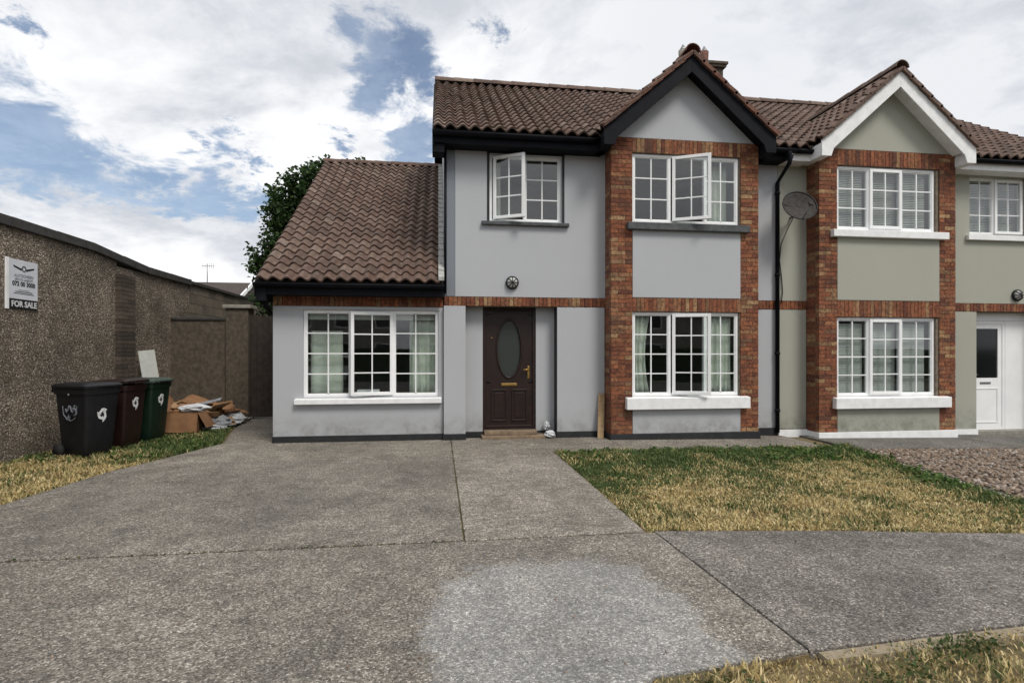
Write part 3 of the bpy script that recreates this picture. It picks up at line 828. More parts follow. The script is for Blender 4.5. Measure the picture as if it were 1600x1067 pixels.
def main_roof(house, x0, x1, gcx, ridge0, ridge1, fascia, fields):
    L = (RIDGE_Y - EAVE_Y) / math.cos(PITCH)
    keep = lambda p: not (abs(p.x - gcx) < HG and gable_z(p.x, gcx) > p.z + .06)
    fields.append(tile_field((x0, EAVE_Y, EAVE_Z), (1, 0, 0), up_main, x1 - x0, L, keep))
    b = MB()
    n = Vector((0, -math.sin(PITCH), math.cos(PITCH))) * -.05
    e0, r0 = Vector((x0, EAVE_Y + .05, EAVE_Z + .03)), Vector((x0, RIDGE_Y, RIDGE_Z))
    bk = Vector((x0, 2 * RIDGE_Y - EAVE_Y, EAVE_Z))
    b.prism([e0, r0, bk, bk + Vector((0, 0, -.07)), r0 + Vector((0, 0, -.08)), e0 + Vector((0, 0, -.06))], (x0, 0, 0), (x1, 0, 0))
    roof = b.build('roof', 'deck', house)
    ridge_tiles((ridge0, RIDGE_Y, RIDGE_Z + .06), (ridge1, RIDGE_Y, RIDGE_Z + .06), roof, mat='roof_tile')
    return roof


def eaves(house, x0, x1, fascia, y=None, z=None, back=None):
    y = y or EAVE_Y + .06; z = z or EAVE_Z; back = back or D
    MB().box(x0, x1, y, y + .025, z - .2, z - .02).build('fascia', fascia, house)
    MB().box(x0, x1, y + .026, back - .002, z - .195, z - .18).build('soffit', fascia, house)


def gutter(house, x0, x1, y, z, mat='black_pvc', r=.058):
    b = MB(); N = 8; b.sm = True
    vs = []
    for x in (x0, x1):
        for j in range(N + 1):
            an = math.pi + math.pi * j / N; vs.append((x, y + r * math.cos(an), z + r * math.sin(an)))
    b.add(vs, [(j, N + 1 + j, N + 2 + j, j + 1) for j in range(N)])
    o = b.build('gutter', mat, house); s_ = o.modifiers.new('thick', 'SOLIDIFY'); s_.thickness = .006
    return o


def front_gable(house, cx, barge, wallmat, fields, ridge_mat='ridge_clay'):
    apex = G_EZ + HS * HG; ry = EAVE_Y + (apex - EAVE_Z) / .672
    uL = Vector((1, 0, HS)).normalized(); uR = Vector((-1, 0, HS)).normalized(); L = HG * math.sqrt(1 + HS * HS)
    inm = lambda p: p.z > main_z(p.y) - .02
    fields.append(tile_field((cx - HG, ry + .3, G_EZ), (0, -1, 0), uL, ry + .3 - GY + .05, L, inm))
    fields.append(tile_field((cx + HG, GY - .05, G_EZ), (0, 1, 0), uR, ry + .3 - GY + .05, L, inm))
    b = MB()
    tri = lambda y: [(cx - HG + .04, y, G_EZ - .01), (cx, y, apex - .015), (cx + HG - .04, y, G_EZ - .01), (cx + HG - .04, y, G_EZ - .05), (cx, y, apex - .08), (cx - HG + .04, y, G_EZ - .05)]
    b.prism(tri(GY + .03), (0, GY + .03, 0), (0, ry + .3, 0))
    roof = b.build('gable_roof', 'deck', house)
    ridge_tiles((cx, GY - .04, apex + .055), (cx, ry + .1, apex + .055), roof, .12, ridge_mat)
    # bargeboards: two raking boards meeting at the apex, with boxed feet, and the soffit behind them
    dep = .24
    for sg in (-1, 1):
        q = [(cx, GY, apex - .01), (cx + sg * (HG + .01), GY, G_EZ - .01), (cx + sg * (HG + .01), GY, G_EZ - dep - .05), (cx + sg * (HG - .17), GY, G_EZ - dep - .05), (cx + sg * (HG - .22), GY, G_EZ - dep + .09), (cx, GY, apex - dep - .07)]
        if sg > 0: q = q[::-1]
        MB().prism(q, (0, GY, 0), (0, GY + .03, 0)).build('bargeboard', barge, house, bevel=.004)
        q = [(cx + sg * .02, GY + .031, apex - dep + .02), (cx + sg * (HG - .2), GY + .031, G_EZ - dep + .17), (cx + sg * (HG - .2), GY + .031, G_EZ - dep + .155), (cx + sg * .02, GY + .031, apex - dep + .005)]
        if sg > 0: q = q[::-1]
        MB().prism(q, (0, GY, 0), (0, BY - .005, 0)).build('soffit', barge, house)
        # boxed eaves running back from the foot
        x0, x1 = sorted((cx + sg * (HG + .008), cx + sg * (HG - .15)))
        MB().box(x0, x1, GY + .032, EAVE_Y + .3, G_EZ - dep - .045, G_EZ - .06).build('eaves_box', barge, house)
        # verge tiles seen edge on along the rake
        v_ = MB(); n = 8
        for k in range(n):
            s0, s1 = k / n, (k + 1) / n + .02
            P0 = Vector((cx + sg * (HG + .03) * (1 - s0), GY - .055, G_EZ + HS * HG * s0)); P1 = Vector((cx + sg * (HG + .03) * max(0, 1 - s1), GY - .055, G_EZ + HS * HG * min(1.01, s1)))
            up = Vector((sg * HS, 0, 1)).normalized()
            q = [P0 + up * .05, P0 - up * .015, P1 - up * .03, P1 + up * .028]
            if sg < 0: q = q[::-1]
            t_ = MB().prism(q, (0, 0, 0), (0, .08, 0)); t_.build('verge_tile', ridge_mat, roof)
    b = MB(); zb = 5.195
    hw = (apex - .1 - zb) / HS
    b.prism([(cx - hw, BY + .004, zb), (cx + hw, BY + .004, zb), (cx, BY + .004, apex - .1)], (0, 0, 0), (0, .12, 0)).build('gable_wall', wallmat, house)
    return roof


def bay(house, x0, x1, x2, x3, zs, wallmat, plinthmat, sillmats, bricks, zb=.09):
    """x0..x1 and x2..x3 brick piers; zs: lower sill/window/upper levels"""
    wz0, wz1, uz0, uz1 = zs['w'][0], zs['w'][1], zs['u'][0], zs['u'][1]
    b = panel(MB(), x0 + .004, x3 - .004, -.25, 5.3, BY + .008, BY + .12, [(x1, x2, wz0 - .06, wz1), (x1, x2, uz0 - .06, uz1)])
    b.box(x0 + .004, x0 + .12, BY + .121, D + .05, -.25, 5.2); b.box(x3 - .12, x3 - .004, BY + .121, D + .05, -.25, 5.2)
    back = b.build('bay_wall', 'mortar', house)
    bricks += pier(x0, x1, zb, 5.19, BY, 'left') + pier(x2, x3, zb, 5.19, BY, 'right')
    bricks += soldiers(x1, x2, uz1, 5.19, BY) + soldiers(x1, x2, wz1, zs['p'][0], BY)
    b = MB().box(x1 + .005, x2 - .005, BY - .006, BY + .06, zs['p'][0] + .004, uz0 - .1)
    b.build('render_panel', wallmat, house, bevel=.006)
    MB().box(x1 + .005, x2 - .005, BY - .006, BY + .06, zb + .002, wz0 - .22).build('render_panel', wallmat, house, bevel=.006)
    MB().box(x0 - .025, x3 + .025, BY - .03, D + .02, -.25, zb).build('plinth', plinthmat, house, bevel=.006)
    return back


# ---- the grey house
A = thing('house', 'grey rendered house with brown door, black bargeboards and a single storey side extension', 'house', (2, D, 0), group='semi detached houses')
fields, bricks = [], []
rA = main_roof(A, -.08, PARTY + .0, 4.27, -.08, PARTY, 'black_pvc', fields)
eaves(A, -.08, 4.27 - HG + .1, 'black_pvc'); eaves(A, 4.27 + HG - .1, PARTY - .002, 'black_pvc')
gutter(A, -.1, 4.27 - HG - .02, EAVE_Y - .0, EAVE_Z - .03)
gA = front_gable(A, 4.27, 'black_pvc', 'grey_render', fields)
# gable end bargeboards, front and back slope
for sg in (1, -1):
    y1 = RIDGE_Y; y0 = RIDGE_Y - sg * (RIDGE_Y - EAVE_Y - .04); z0 = EAVE_Z - .01; z1 = RIDGE_Z - .01
    q = [(-.1, y0, z0), (-.1, y1, z1), (-.1, y1, z1 - .22), (-.1, y0, z0 - .24)]
    MB().prism(q if sg < 0 else q[::-1], (0, 0, 0), (.03, 0, 0)).build('bargeboard', 'black_pvc', A)
    q = [(-.068, y0, z0 - .16), (-.068, y1, z1 - .16), (-.068, y1, z1 - .18), (-.068, y0, z0 - .18)]
    MB().prism(q if sg < 0 else q[::-1], (0, 0, 0), (.17, 0, 0)).build('soffit', 'black_pvc', A)
MB().box(-.1, .1, EAVE_Y + .086, D + .0, EAVE_Z - .34, EAVE_Z - .2).build('eaves_box', 'black_pvc', A)
# front wall
UPW = (.876, 2.152, 3.77, 4.93)
b = panel(MB(), .285, 2.99, 2.455, 5.1, D, D + .25, [UPW])
panel(MB(), 5.6, PARTY - .004, 2.455, 5.1, D, D + .25).build('wall', 'grey_render', A, bevel=.004)
b.build('wall', 'grey_render', A, bevel=.004)
b = panel(MB(), .1, 2.99, -.25, 2.452, D + .012, D + .26, [(.46, 2.065, -.3, 2.29)])
panel(MB(), 5.6, PARTY - .004, -.25, 2.452, D + .012, D + .26).build('wall_backing', 'mortar', A)
MB().box(.1, .284, D + .012, D + .25, 2.455, 5.08).build('wall_corner', 'slate_render', A)
b.build('wall_backing', 'mortar', A)
MB().box(.14, .28, D - .004, D + .011, 2.456, 4.95).build('corner_strip', 'slate_render', A)
MB().tube([(.115, D - .02, 2.5), (.115, D - .02, 4.95)], .022, 8).build('corner_pipe', 'black_pvc', A)
MB().box(2.065, 2.925, D - .005, D + .011, .1, 2.288).build('render_panel', 'grey_render', A, bevel=.006)
MB().box(.09, .46, D - .03, D + .011, .1, 2.288).build('porch_pier', 'grey_render', A, bevel=.006)
MB().box(.08, .468, D - .045, D + .0115, -.25, .098).build('plinth', 'plinth_dark', A)
MB().box(2.055, 2.93, D - .025, D + .0115, -.25, .098).build('plinth', 'plinth_dark', A)
MB().box(5.648, PARTY - .006, D - .025, D + .0115, -.25, .098).build('plinth', 'plinth_dark', A)
MB().box(5.645, PARTY - .008, D - .002, D + .0115, .1, 2.285).build('render_panel', 'grey_render', A)
bricks += soldiers(.1, 2.93, 2.292, 2.45, D - .012) + soldiers(5.65, PARTY - .02, 2.292, 2.45, D - .012)
# porch recess and door
yr = D + .22
for x0, x1 in ((.46, .775), (1.725, 2.065)):
    MB().box(x0 + .002, x1, yr, yr + .1, .1, 2.4).build('porch_wall', 'grey_render', A)
    MB().box(x0 + .003, x1 + .0, yr - .02, yr + .09, -.2, .098).build('plinth', 'plinth_dark', A)
MB().box(.46, 2.065, D + .018, yr + .1, 2.292, 2.38).build('porch_soffit', 'grey_render', A)
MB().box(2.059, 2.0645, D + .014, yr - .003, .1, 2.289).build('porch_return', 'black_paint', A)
MB().box(.74, 1.85, D - .06, yr + .1, -.2, .055).build('step', 'step_stone', A, bevel=.012)
MB().box(.79, 1.72, D + .03, yr + .1, .056, .125).build('step', 'step_stone', A, bevel=.01)
yd = yr + .02
df = MB(); df.ring(.777, 1.723, yd, yd + .09, .126, 2.29, .055, .02); df.build('door_frame', 'dark_wood', A, bevel=.004)
dx0, dx1, dz0, dz1 = .835, 1.665, .15, 2.23; dcx = (dx0 + dx1) / 2
b = MB()                                          # door leaf with an oval opening
N = 40; oc, oa, ob = Vector((dcx, 0, 1.56)), .205, .5
ov = [(oc.x + oa * math.cos(2 * math.pi * k / N), oc.z + ob * math.sin(2 * math.pi * k / N)) for k in range(N)]
def rim(an):
    c_, s_ = math.cos(an), math.sin(an); hx, hz = .41, .62
    k = min(hx / abs(c_) if abs(c_) > 1e-6 else 9, hz / abs(s_) if abs(s_) > 1e-6 else 9); return (oc.x + c_ * k, oc.z + s_ * k)
rv = [rim(2 * math.pi * k / N) for k in range(N)]
vs = [(x, yd + .02, z) for x, z in ov] + [(x, yd + .02, z) for x, z in rv] + [(x, yd + .05, z) for x, z in ov]
b.add(vs, [(k, N + k, N + (k + 1) % N, (k + 1) % N)[::-1] for k in range(N)] + [(k, (k + 1) % N, 2 * N + (k + 1) % N, 2 * N + k)[::-1] for k in range(N)])
zt, zb_ = oc.z + .62, oc.z - .62
b.box(dx0, dx1, yd + .02, yd + .06, zt, dz1); b.box(dx0, dx0 + .005, yd + .02, yd + .06, zb_, zt); b.box(dx1 - .005, dx1, yd + .02, yd + .06, zb_, zt)
b.box(dx0, dx1, yd + .02, yd + .06, dz0, zb_)
door = b.build('door', 'dark_wood', A)
g = MB(); g.add([(x, yd + .045, z) for x, z in ov], [list(range(N))[::-1]]); g.build('oval_pane', 'obscure_glass', door)
mo = MB(); mo.sm = True
for rr, yy in ((1.0, yd + .02), (1.03, yd + .004), (1.1, yd + .002), (1.16, yd + .02)): mo.v += [Vector((oc.x + (x - oc.x) * (rr if rr == 1 else 1 + (rr - 1) * 1.2), yy, oc.z + (z - oc.z) * (1 + (rr - 1) * .5))) for x, z in ov]
mo.f = [(r_ * N + k, r_ * N + (k + 1) % N, (r_ + 1) * N + (k + 1) % N, (r_ + 1) * N + k) for r_ in range(3) for k in range(N)]; mo.mi = [0] * len(mo.f); mo.smooth = [True] * len(mo.f)
mo.build('oval_moulding', 'dark_wood', door)
for x0, x1 in ((dx0 + .09, dcx - .04), (dcx + .04, dx1 - .09)):
    MB().ring(x0, x1, yd + .006, yd + .02, .27, .84, .03).build('panel_moulding', 'dark_wood', door, bevel=.006)
    MB().box(x0 + .06, x1 - .06, yd + .01, yd + .02, .33, .78).build('panel', 'dark_wood', door, bevel=.008)
MB().box(dcx - .14, dcx + .14, yd + .008, yd + .0195, .9, .945).build('letterbox', 'brass', door, bevel=.004)
hb = MB().box(dx1 - .085, dx1 - .05, yd + .01, yd + .0195, 1.03, 1.25); hb.build('handle_plate', 'brass', door, bevel=.004)
MB().tube([(dx1 - .068, yd + .015, 1.19), (dx1 - .068, yd - .035, 1.19), (dx1 - .17, yd - .04, 1.185)], .011, 8).build('handle', 'brass', door)
MB().tube([(dx0 + .1, yd + .02, 1.75), (dx0 + .1, yd + .01, 1.75)], .012, 8).build('spyhole', 'brass', door)
MB().box(dx0, dx1, yd + .0, yd + .0195, .152, .2).build('weather_bar', 'dark_wood', door, bevel=.006)
# bay
AZ = dict(w=(.735, 2.2), u=(3.745, 4.94), p=(2.437, 3.6))
bw = bay(A, 2.935, 3.311, 5.305, 5.642, AZ, 'grey_render', 'plinth_dark', None, bricks)
lay_bricks([q for q in bricks], A, bw)
window(A, 3.32, 5.285, AZ['u'][0], AZ['u'][1] - .005, BY + .05, [(1, 'fix', 0, 0), (1, 'sash', 'left', 27), (.9, 'fix', 0, 0)], 3, (3.21, 5.435, 3.6, 3.742, BY - .09, 'grey_sill'))
MB().box(5.286, 5.304, BY + .02, BY + .1, 3.745, 4.93).build('window_jamb', 'mortar', A)
window(A, 3.32, 5.285, AZ['w'][0], AZ['w'][1] - .005, BY + .05, [(1, 'fix', 0, 0), (1, 'sash', 'left', 20), (.9, 'fix', 0, 0)], 4, (3.185, 5.435, .515, .732, BY - .1, 'white_paint'))
MB().box(5.286, 5.304, BY + .02, BY + .1, .735, 2.19).build('window_jamb', 'mortar', A)
window(A, UPW[0], UPW[1], UPW[2], UPW[3], D + .07, [(.52, 'sash', 'left', 28), (.55, 'fix', 0, 0)], 3, (.735, 2.27, 3.69, 3.768, D - .07, 'grey_sill'), reveal='black_paint')
# downpipe and hopper at the party wall
dp = MB().tube([(6.2, 8.98, 5.0), (6.2, 9.05, 4.86), (6.2, D - .06, 4.62), (6.2, D - .06, .02)], .038, 10).build('downpipe', 'black_pvc', A)
for z in (4.4, 2.9, 1.45, .4): MB().tube([(6.2, D - .06, z), (6.2, D - .06, z + .05)], .048, 10).build('pipe_collar', 'black_pvc', dp)
gutter(A, 5.7, 6.32, EAVE_Y - .03, EAVE_Z - .04)
MB().tube([(6.2, EAVE_Y - .03, 5.12), (6.2, EAVE_Y - .03, 4.95)], .05, 10).build('gutter_outlet', 'black_pvc', A)
# flanks, back
MB().prism([(.1, D + .262, -.2), (.1, 16.6, -.2), (.1, 16.6, 5.1), (.1, RIDGE_Y, RIDGE_Z - .2), (.1, D + .262, 5.1)], (0, 0, 0), (.2, 0, 0)).build('flank_wall', 'grey_render', A)
MB().box(.31, 12.6, 16.4, 16.6, -.2, 5.05).build('back_wall', 'grey_render', A)
room(A, .4, 2.9, 2.7, 5.05, D + .255); room(A, 3.0, 5.55, 2.62, 5.1, D - .2); room(A, 3.0, 5.55, .1, 2.5, D - .2, 3.2)

# ---- its side extension
EX0, EX1, EY = -2.705, .085, 9.5
E_Y0, E_Z0 = 9.14, 2.62; E_SL = .69; E_RY = 14.5; E_RZ = E_Z0 + E_SL * (E_RY - E_Y0)
up_e = Vector((0, 1, E_SL)).normalized()
f2 = tile_field((-2.87, E_Y0, E_Z0), (1, 0, 0), up_e, 2.88, (E_RY - E_Y0) * math.sqrt(1 + E_SL ** 2))
e0, r0 = Vector((-2.86, E_Y0 + .06, E_Z0 + .025)), Vector((-2.86, E_RY, E_RZ)); bk = Vector((-2.86, 2 * E_RY - E_Y0, E_Z0))
rE = MB().prism([e0, r0, bk, bk - Vector((0, 0, .08)), r0 - Vector((0, 0, .08)), e0 - Vector((0, 0, .06))], (0, 0, 0), (2.94, 0, 0)).build('roof', 'deck', A)
lay_tiles(fields + [f2], A, rE)
ridge_tiles((-2.88, E_RY, E_RZ + .03), (.05, E_RY, E_RZ + .03), rE, .1, 'roof_tile')
# lead and mortar flashing against the main flank
b = MB(); nseg = 24; Ls = (E_RY - E_Y0)
for k in range(nseg):
    y0, y1 = E_Y0 + Ls * k / nseg, E_Y0 + Ls * (k + 1) / nseg + .02; z0, z1 = E_Z0 + E_SL * (y0 - E_Y0) + .06, E_Z0 + E_SL * (y1 - E_Y0) + .045
    q = [(.0, y0, z0), (.0, y1, z1), (.0, y1, z1 + .055), (.0, y0, z0 + .06 + rnd.uniform(0, .015))]
    b.prism(q[::-1], (0, 0, 0), (.095, 0, 0))
b.build('flashing', 'flashing', A)
MB().box(-2.86, .09, E_Y0 + .07, E_Y0 + .095, E_Z0 - .2, E_Z0 - .0).build('fascia', 'black_pvc', A)
MB().box(-2.86, .09, E_Y0 + .096, EY - .016, E_Z0 - .195, E_Z0 - .18).build('soffit', 'black_pvc', A)
gutter(A, -2.9, .1, E_Y0 + .01, E_Z0 - .02)
MB().box(-2.88, -2.72, E_Y0 + .05, EY + .1, E_Z0 - .3, E_Z0 - .03).build('eaves_box', 'black_pvc', A)
for sg in (1, -1):
    q = [(-2.9, E_RY - sg * (E_RY - E_Y0 - .05), E_Z0), (-2.9, E_RY, E_RZ - .01), (-2.9, E_RY, E_RZ - .22), (-2.9, E_RY - sg * (E_RY - E_Y0 - .05), E_Z0 - .22)]
    MB().prism(q if sg < 0 else q[::-1], (0, 0, 0), (.03, 0, 0)).build('bargeboard', 'black_pvc', A)
EW = (-2.232, .011, .74, 2.21)
panel(MB(), EX0, EX1, .104, 2.262, EY, EY + .25, [EW]).build('extension_wall', 'grey_render', A, bevel=.004)
MB().box(EX0 + .004, EX1 - .002, EY + .012, EY + .24, 2.264, 2.44).build('lintel_backing', 'mortar', A)
eb = soldiers(EX0, EX1, 2.268, 2.43, EY - .008)
eo = MB()
for q in eb: eo.box(*q)
eo.build('brick_band', 'brick', A, kind='stuff')
MB().box(EX0 - .01, EX1 + .0, EY - .022, EY + .02, -.25, .1).build('plinth', 'plinth_dark', A)
MB().prism([(EX0, EY + .252, -.2), (EX0, 19.5, -.2), (EX0, 19.5, 2.6), (EX0, E_RY, E_RZ - .2), (EX0, EY + .252, 2.6)], (0, 0, 0), (.2, 0, 0)).build('flank_wall', 'pebble_dash', A)
window(A, EW[0], EW[1], EW[2], EW[3], EY + .05, [(1, 'fix', 0, 0), (.95, 'sash', 'right', 9), (1, 'fix', 0, 0)], 4, (-2.353, .054, .632, .738, EY - .09, 'white_paint'))
room(A, EX0 + .22, .08, .1, 2.5, EY + .2, 3.5)
MB().tube([(-2.83, E_Y0 + .12, 2.45), (-2.8, EY - .08, 2.25), (-2.77, EY + .35, 2.1), (-2.77, EY + .35, .02)], .034, 8).build('downpipe', 'black_pvc', A)

# chimney on the party wall
ch = MB(); cx0, cx1, cy0, cy1 = 5.98, 6.94, RIDGE_Y - .3, RIDGE_Y + .3
chim = ch.box(cx0, cx1, cy0, cy1, 6.9, 8.48).build('chimney', 'dark_brick', A)
MB().box(cx0 - .05, cx1 + .06, cy0 - .06, cy1 + .06, 8.481, 8.54).box(cx0 - .07, cx1 + .09, cy0 - .09, cy1 + .09, 8.541, 8.6).build('cap', 'dash_dark', chim)
for x in (6.04, 6.6):
    p_ = MB().tube([(x, RIDGE_Y, 8.59), (x, RIDGE_Y, 8.8), (x, RIDGE_Y, 9.0)], [.12, .1, .11], 12).build('chimney_pot', 'kerb_stone' if x < 6.3 else 'ridge_clay', chim)
    MB().tube([(x, RIDGE_Y, 9.0), (x, RIDGE_Y, 9.05), (x, RIDGE_Y, 9.15)], [.1, .07, .015], 10).build('cowl', 'steel', chim)

# ---- the sage neighbour
Bh = thing('house', 'sage green rendered house with white bargeboards, white door and a dish on its wall', 'house', (9.5, D, -.1), group='semi detached houses')
fields, bricks = [], []
BX1 = 12.9
rB = main_roof(Bh, PARTY + .0, BX1 + .15, 8.216, PARTY, BX1 + .15, 'white_paint', fields)
gB = front_gable(Bh, 8.216, 'white_paint', 'sage_render', fields, 'roof_tile')
lay_tiles(fields, Bh, rB)
eaves(Bh, PARTY + .002, 8.216 - HG - .0, 'white_paint'); eaves(Bh, 8.216 + HG + .0, BX1 + .15, 'white_paint')
gutter(Bh, 6.35, 8.216 - HG - .02, EAVE_Y, EAVE_Z - .03); gutter(Bh, 8.216 + HG + .03, BX1 + .15, EAVE_Y, EAVE_Z - .03)
BUW = (10.291, 11.57, 3.8, 4.94)
panel(MB(), PARTY + .004, 6.9, 2.455, 5.1, D + .001, D + .25).build('wall', 'sage_render', Bh, bevel=.004)
panel(MB(), 9.55, BX1, 2.455, 5.1, D + .001, D + .25, [BUW]).build('wall', 'sage_render', Bh, bevel=.004)
panel(MB(), PARTY + .004, 6.9, -.35, 2.452, D + .013, D + .26).build('wall_backing', 'mortar', Bh)
panel(MB(), 9.55, BX1, -.35, 2.452, D + .013, D + .26, [(10.44, 11.9, -.4, 2.29)]).build('wall_backing', 'mortar', Bh)
MB().box(PARTY + .01, 6.815, D - .002, D + .0125, .08, 2.288).build('render_panel', 'sage_render', Bh)
MB().box(9.615, 10.44, D - .005, D + .0125, -.0, 2.288).build('render_panel', 'sage_render', Bh, bevel=.006)
MB().box(11.9, BX1, D - .005, D + .0125, -.0, 2.288).build('render_panel', 'sage_render', Bh, bevel=.006)
MB().box(PARTY + .01, 6.82, D - .03, D + .0125, -.3, .06).build('plinth', 'white_paint', Bh)
MB().box(9.64, 10.45, D - .03, D + .0125, -.35, -.002).build('plinth', 'white_paint', Bh)
bricks += soldiers(PARTY + .02, 6.815, 2.292, 2.45, D - .012) + soldiers(9.62, BX1, 2.292, 2.45, D - .012)
BZ = dict(w=(.69, 2.14), u=(3.735, 4.9), p=(2.44, 3.58))
bwB = bay(Bh, 6.822, 7.177, 9.272, 9.61, BZ, 'sage_render', 'white_paint', None, bricks, .045)
lay_bricks(bricks, Bh, bwB)
window(Bh, 7.19, 9.21, BZ['u'][0], BZ['u'][1] - .005, BY + .05, [(.95, 'fix', 0, 0), (1, 'sash', '', 0), (1, 'fix', 0, 0)], 3, (7.05, 9.393, 3.585, 3.732, BY - .09, 'white_paint'))
MB().box(9.212, 9.271, BY + .02, BY + .1, 3.735, 4.89).build('window_jamb', 'mortar', Bh)
window(Bh, 7.19, 9.21, BZ['w'][0], BZ['w'][1] - .005, BY + .05, [(.95, 'fix', 0, 0), (1, 'sash', '', 0), (1, 'fix', 0, 0)], 4, (7.09, 9.434, .475, .687, BY - .1, 'white_paint'))
MB().box(9.212, 9.271, BY + .02, BY + .1, .69, 2.13).build('window_jamb', 'mortar', Bh)
window(Bh, *BUW, D + .07, [(.9, 'fix', 0, 0), (1, 'sash', '', 0)], 3, (10.2, 11.7, 3.68, 3.798, D - .07, 'white_paint'))
room(Bh, 6.9, 9.5, 2.62, 5.1, D - .2); room(Bh, 6.9, 9.5, .0, 2.5, D - .2); room(Bh, 10.0, 12.2, 2.62, 5.1, D + .255)
# neighbour door in its porch
yr = D + .22; DX = 10.53
MB().box(11.9, 12.2, yr, yr + .1, -.2, 2.4).build('porch_wall', 'sage_render', Bh)
MB().box(10.442, 11.898, D + .018, yr + .12, 2.292, 2.38).build('porch_soffit', 'white_paint', Bh)
fr = MB(); fr.ring(10.45, 11.34, yr, yr + .08, -.06, 2.12, .06, .05); fr.box(11.345, 11.895, yr, yr + .08, -.06, 2.12); fr.box(10.45, 11.895, yr, yr + .08, 2.123, 2.29); fr.build('door_frame', 'white_pvc', Bh, bevel=.006)
b = panel(MB(), 10.513, 11.278, -.005, 2.058, yr + .012, yr + .06, [(10.6, 11.19, .98, 1.97)]); dB = b.build('door', 'white_pvc', Bh, bevel=.006)
MB().box(10.601, 11.189, yr + .03, yr + .045, .981, 1.969).build('pane', 'dark_glass', dB)
MB().ring(10.6, 11.19, yr + .002, yr + .0115, .08, .78, .025).build('panel_moulding', 'white_pvc', dB, bevel=.004)
MB().box(10.78, 11.02, yr + .003, yr + .0115, .86, .9).build('letterbox', 'steel', dB)
MB().tube([(10.555, yr + .011, 1.05), (10.555, yr - .04, 1.05), (10.66, yr - .045, 1.05)], .011, 8).build('handle', 'steel', dB)
MB().box(10.3, 12.2, D + .02, yr + .3, -.35, -.06).build('step', 'kerb_stone', Bh)

# ------------------------------------------------------------------ things at the windows
g = 'curtains in the lower bay window of the grey house'
curtain(3.37, 3.68, .76, 2.15, BY + .17, 'pale green curtain gathered at the left of the lower bay window of the grey house', 3, g, flare=.5)
curtain(4.72, 5.2, .76, 2.15, BY + .17, 'pale green curtain gathered at the right of the lower bay window of the grey house', 5, g)
curtain(-2.15, -1.62, .75, 1.86, EY + .22, 'pale smooth sheet hung behind the left light of the extension window', 1, mat='curtain')
curtain(-.5, -.02, .75, 2.15, EY + .24, 'thin pale curtain behind the right light of the extension window', 4, mat='curtain')
b = MB(); b.box(-2.19, -.03, EY + .17, EY + .175, 2.05, 2.16).tube([(-2.19, EY + .18, 2.13), (-.03, EY + .18, 2.13)], .03, 8)
b.build('roller_blind', 'blind', label='pale roller blind rolled up across the top of the extension window', cat='blind')
sb = MB(); sb.box(-1.38, -1.0, EY + .13, EY + .17, .75, .86)
sb.build('folded_cloth', 'paper', label='small white folded cloth on the inner sill of the extension window', cat='cloth', bevel=.015)
curtain(4.75, 5.19, 3.76, 4.88, BY + .3, 'pale curtain behind the right light of the upper bay window of the grey house', 4, mat='curtain')
curtain(.93, 1.1, 3.8, 4.88, D + .3, 'pale curtain at the left of the small upper window of the grey house', 2, mat='curtain')
g = 'venetian blinds of the sage house'
for i, (x0, x1) in enumerate(((7.24, 7.8), (7.84, 8.47), (8.51, 9.09))):
    wd = ('left', 'middle', 'right')[i]
    venetian(x0, x1, 3.78, 4.86, BY + .15, f'{wd} of three grey venetian blinds in the upper bay window of the sage house', g, 48)
    venetian(x0, x1, .74, 2.1, BY + .15, f'{wd} of three pale venetian blinds in the lower bay window of the sage house', g, 66)
venetian(10.34, 11.52, 3.85, 4.9, D + .18, 'wide venetian blind in the upper window over the door of the sage house', g, 48)

# ------------------------------------------------------------------ fixtures on the walls
def bulkhead(name, label, x, y, z):
    o = thing(name, label, 'wall lamp', (x, y, z - .11), group='round bulkhead lamps over the doors')
    def disc(r, y0, y1, n=20): return [(x + r * math.cos(2 * math.pi * k / n), y0, z + r * math.sin(2 * math.pi * k / n)) for k in range(n)], (0, y0, 0), (0, y1, 0)
    MB().prism(*disc(.115, y - .04, y - .002)).build('base', 'black_paint', o, bevel=.006)
    gl_ = MB(); gl_.sm = True; n = 16
    gl_.grid(lambda u, v: (x + .09 * math.sin(v * 1.57) * math.cos(u * 6.283), y - .041 - .055 * math.cos(v * 1.57), z + .09 * math.sin(v * 1.57) * math.sin(u * 6.283)), n, 5).build('diffuser', 'blind', o)
    c = MB()
    for a in (0, 1.571, .785, 2.356):
        c.tube([(x + .1 * math.sin(v) * math.cos(a), y - .042 - .062 * math.cos(v), z + .1 * math.sin(v) * math.sin(a)) for v in np.linspace(-1.5, 1.5, 9)], .007, 6)
    c.build('guard', 'black_paint', o)


bulkhead('bulkhead_lamp', 'round black bulkhead lamp on the grey wall above the brown door', 1.267, D, 2.7)
bulkhead('bulkhead_lamp', 'dark bulkhead lamp on the sage wall at the right edge, above the white door', 11.34, D, 2.62)

